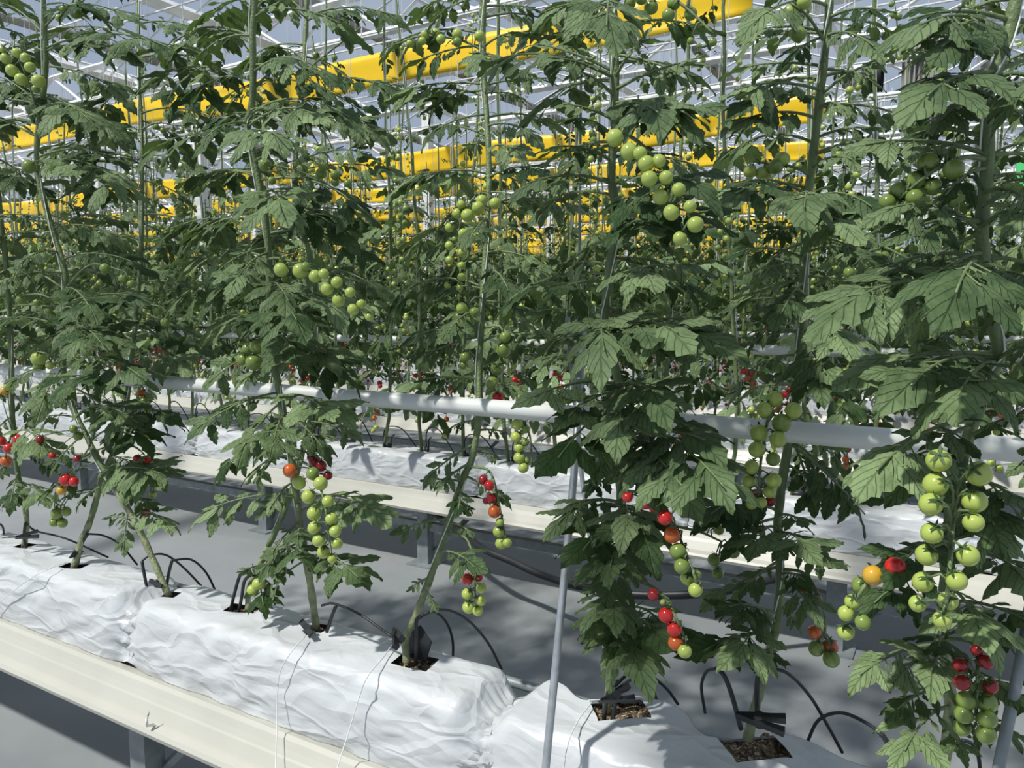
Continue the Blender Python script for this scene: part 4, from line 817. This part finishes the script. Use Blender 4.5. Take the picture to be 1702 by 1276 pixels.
o = link('film_flap', pl.mesh('film_flap', M_BLACK, False), None, at(690, 1093, 1.262)); tag(o, 'black inside of the cut film flap standing behind the dark hole', 'film flap'); o.modifiers.new('t', 'SOLIDIFY').thickness = .001
for pts, lab in [([(507,1058,1.20),(488,1078,1.175),(467,1112,1.14),(461,1150,1.122),(460,1205,1.10),(458,1276,1.055),(457,1330,1.03)], 'white string from the middle root down over the bag and gutter'),
                 ([(662,1055,1.20),(640,1088,1.17),(612,1122,1.14),(598,1155,1.122),(580,1215,1.10),(560,1278,1.07),(548,1330,1.04)], 'white string from the dark hole slanting down over the bag front'),
                 ([(985,1165,1.20),(962,1195,1.17),(945,1232,1.14),(937,1276,1.122),(934,1320,1.11)], 'white string beside the leaning steel pole'),
                 ([(110,935,1.20),(75,948,1.17),(40,968,1.15),(10,992,1.125),(-20,1010,1.11)], 'white string over the bag at the left edge')]:
    pts = [(x, y, max(atz(x, y, .612)[1], min(Y, 1.116))) for x, y, Y in pts]
    poly('twine', pts, .0013, M_STRING, lab, 'string', 'loose strings over the near bags', 5)

# ------------------------------------------------------------------ poles, hose, rod
def pole(pts, r, lab, mat=M_STEEL):
    P = np.array([at(*p) for p in pts]); m = MB(); m.tube(P - P[0], r, 12); tag(link('support_pole', m.mesh('support_pole', mat), None, P[0]), lab, 'pole', 'poles propping the pipe')
pole([(893, 1400, 1.02), (907, 1276, 1.05), (945, 887, 1.17), (954, 790, 1.20), (972, 500, 1.31)], .0068, 'bright leaning steel pole in front of the near bags')
pole([(1023, 1215, 1.42), (1010, 1113, 1.41), (992, 977, 1.39), (967, 790, 1.37), (943, 527, 1.34)], .0048, 'thin grey steel pole leaning behind the vine by the bright pole')
pole([(1640, 1400, .98), (1660, 1276, 1.0), (1690, 1130, 1.03), (1722, 960, 1.07)], .0065, 'thick dark steel pole at the lower right corner', M_DSTEEL)
p = at(963, 420, 1.33); m = MB(); m.tube([(0, 0, zp - p[2]), (0, 0, 0), (0, 0, 5.5 - p[2])], .0026, 8)
tag(link('hanging_rod', m.mesh('hanging_rod', M_DSTEEL), None, p), 'thin dark rod hanging from the roof down to the near pipe', 'rod')
m = MB(); q = at(970, 500, 1.33); m.tube([(0, 0, 0), (0, 0, .14), (0, 0, .24)], .0065, 10); tag(link('pipe_hanger', m.mesh('pipe_hanger', M_DSTEEL), None, (q[0], 1.315, zp + .02)), 'short thick steel sleeve over the near pipe at the pole tops', 'hanger')
poly('water_hose', [(700, 836, 3.2), (722, 852, 3.12), (742, 869, 3.0), (800, 910, 2.85), (850, 932, 2.8), (900, 955, 2.75), (960, 973, 2.7), (1060, 988, 2.7), (1170, 986, 2.75), (1230, 976, 2.85), (1290, 960, 2.95)], .017, M_BLACK, 'thick black hose sagging under the second gutter across the aisle', 'hose', None, 10)
# drip stakes with loops on the second row
hs = MB(); hs.tube(spline([(-.02, 0, .0), (-.03, 0, .09), (-.01, .02, .13), (.05, .06, .11), (.10, .13, -.02)], 4), .0035, 5); hs.tube([(.015, 0, 0), (.02, 0, .07), (.035, .01, .085)], .004, 5); hs.box((-.03, -.012, .01), (.025, .0, .03))
hm = hs.mesh('drip_stake', M_BLACK)
for j in range(26):
    o = link('drip_stake', hm, None, (.75 - .262 * j + .03, YB + ROW, BZ + .17)); o.rotation_euler.z = rnd.uniform(-.8, .8); o.scale = (1, 1, rnd.uniform(.7, 1.1))
    tag(o, 'black drip stake with looped tube in a bag of the second row', 'drip stake', 'drip stakes of the second row')

# ------------------------------------------------------------------ things hanging at the right
f0 = at(1450, 128, 11.0); fan = empty('circulation_fan', f0, 'black drum fan hanging under the roof at the upper right', 'fan')
m = MB(); R = .19
m.tube([(-.11, 0, 0), (.11, 0, 0)], R, 24, 0, False); m.tube([(.10, 0, 0), (-.10, 0, 0)], R * .93, 24, 0, False); m.tube([(.105, 0, 0), (.115, 0, 0)], R * 1.04, 24, 0, False)
for k in range(3): a = 2.1 * k; m.bar((.03, 0, 0), (.03, R * .9 * math.cos(a), R * .9 * math.sin(a)), .05)
link('housing', m.mesh('housing', M_BLACK), fan)
m = MB(); m.tube([(-.36, 0, -.03), (-.34, 0, -.03), (-.14, 0, -.02), (.06, 0, 0), (.09, 0, 0)], [.04, .07, .085, .085, .03], 14); link('motor', m.mesh('motor', M_SCREEN), fan)
m = MB(); m.bar((0, 0, R), (0, 0, 5.5 - f0[2]), .012); link('hanger', m.mesh('hanger', M_DSTEEL), fan)
c0 = at(1533, 60, 11.2); c1 = at(1533, 215, 11.2); m = MB(); v = []; nn = 44
for i in range(nn + 1):
    for k in range(9):
        t = k / 8; v.append(((i / nn - .5) * .42, .035 * math.sin(i * 1.15) * (.6 + .4 * t) + .01 * math.sin(5 * t + i), (c1[2] - c0[2]) * t - (.9 - .9 * t) * 0))
m.add(v, [[i * 9 + k, i * 9 + k + 1, (i + 1) * 9 + k + 1, (i + 1) * 9 + k] for i in range(nn) for k in range(8)])
o = link('shade_curtain', m.mesh('shade_curtain', M_SCREEN), None, c0); tag(o, 'gathered grey curtain hanging straight down right of the fan', 'curtain'); o.modifiers.new('t', 'SOLIDIFY').thickness = .004
for (px, py, w, h, lab) in ((1690, 262, .095, .07, 'bright green card hanging at the right edge of the photo'), (1692, 345, .08, .035, 'small green card strip below the bright green card')):
    p = at(px, py, 1.75); m = MB(); m.box((0, -.001, -h), (w, .001, 0)); root = empty('green_card', p, lab, 'card')
    link('card', m.mesh('card', M_GREENCARD, False), root)
    m = MB()
    for r_ in range(2):
        for k in range(4): m.box((.008 + .014 * k, -.0018, -h * (.35 + .25 * r_) - .0035), (.016 + .014 * k, -.0012, -h * (.35 + .25 * r_)))
    link('print', m.mesh('print', M_BLACK, False), root)
    m = MB(); m.tube([(w / 2, 0, 0), (w / 2, 0, 2.2)], .001, 4); link('cord', m.mesh('cord', M_STRING), root)
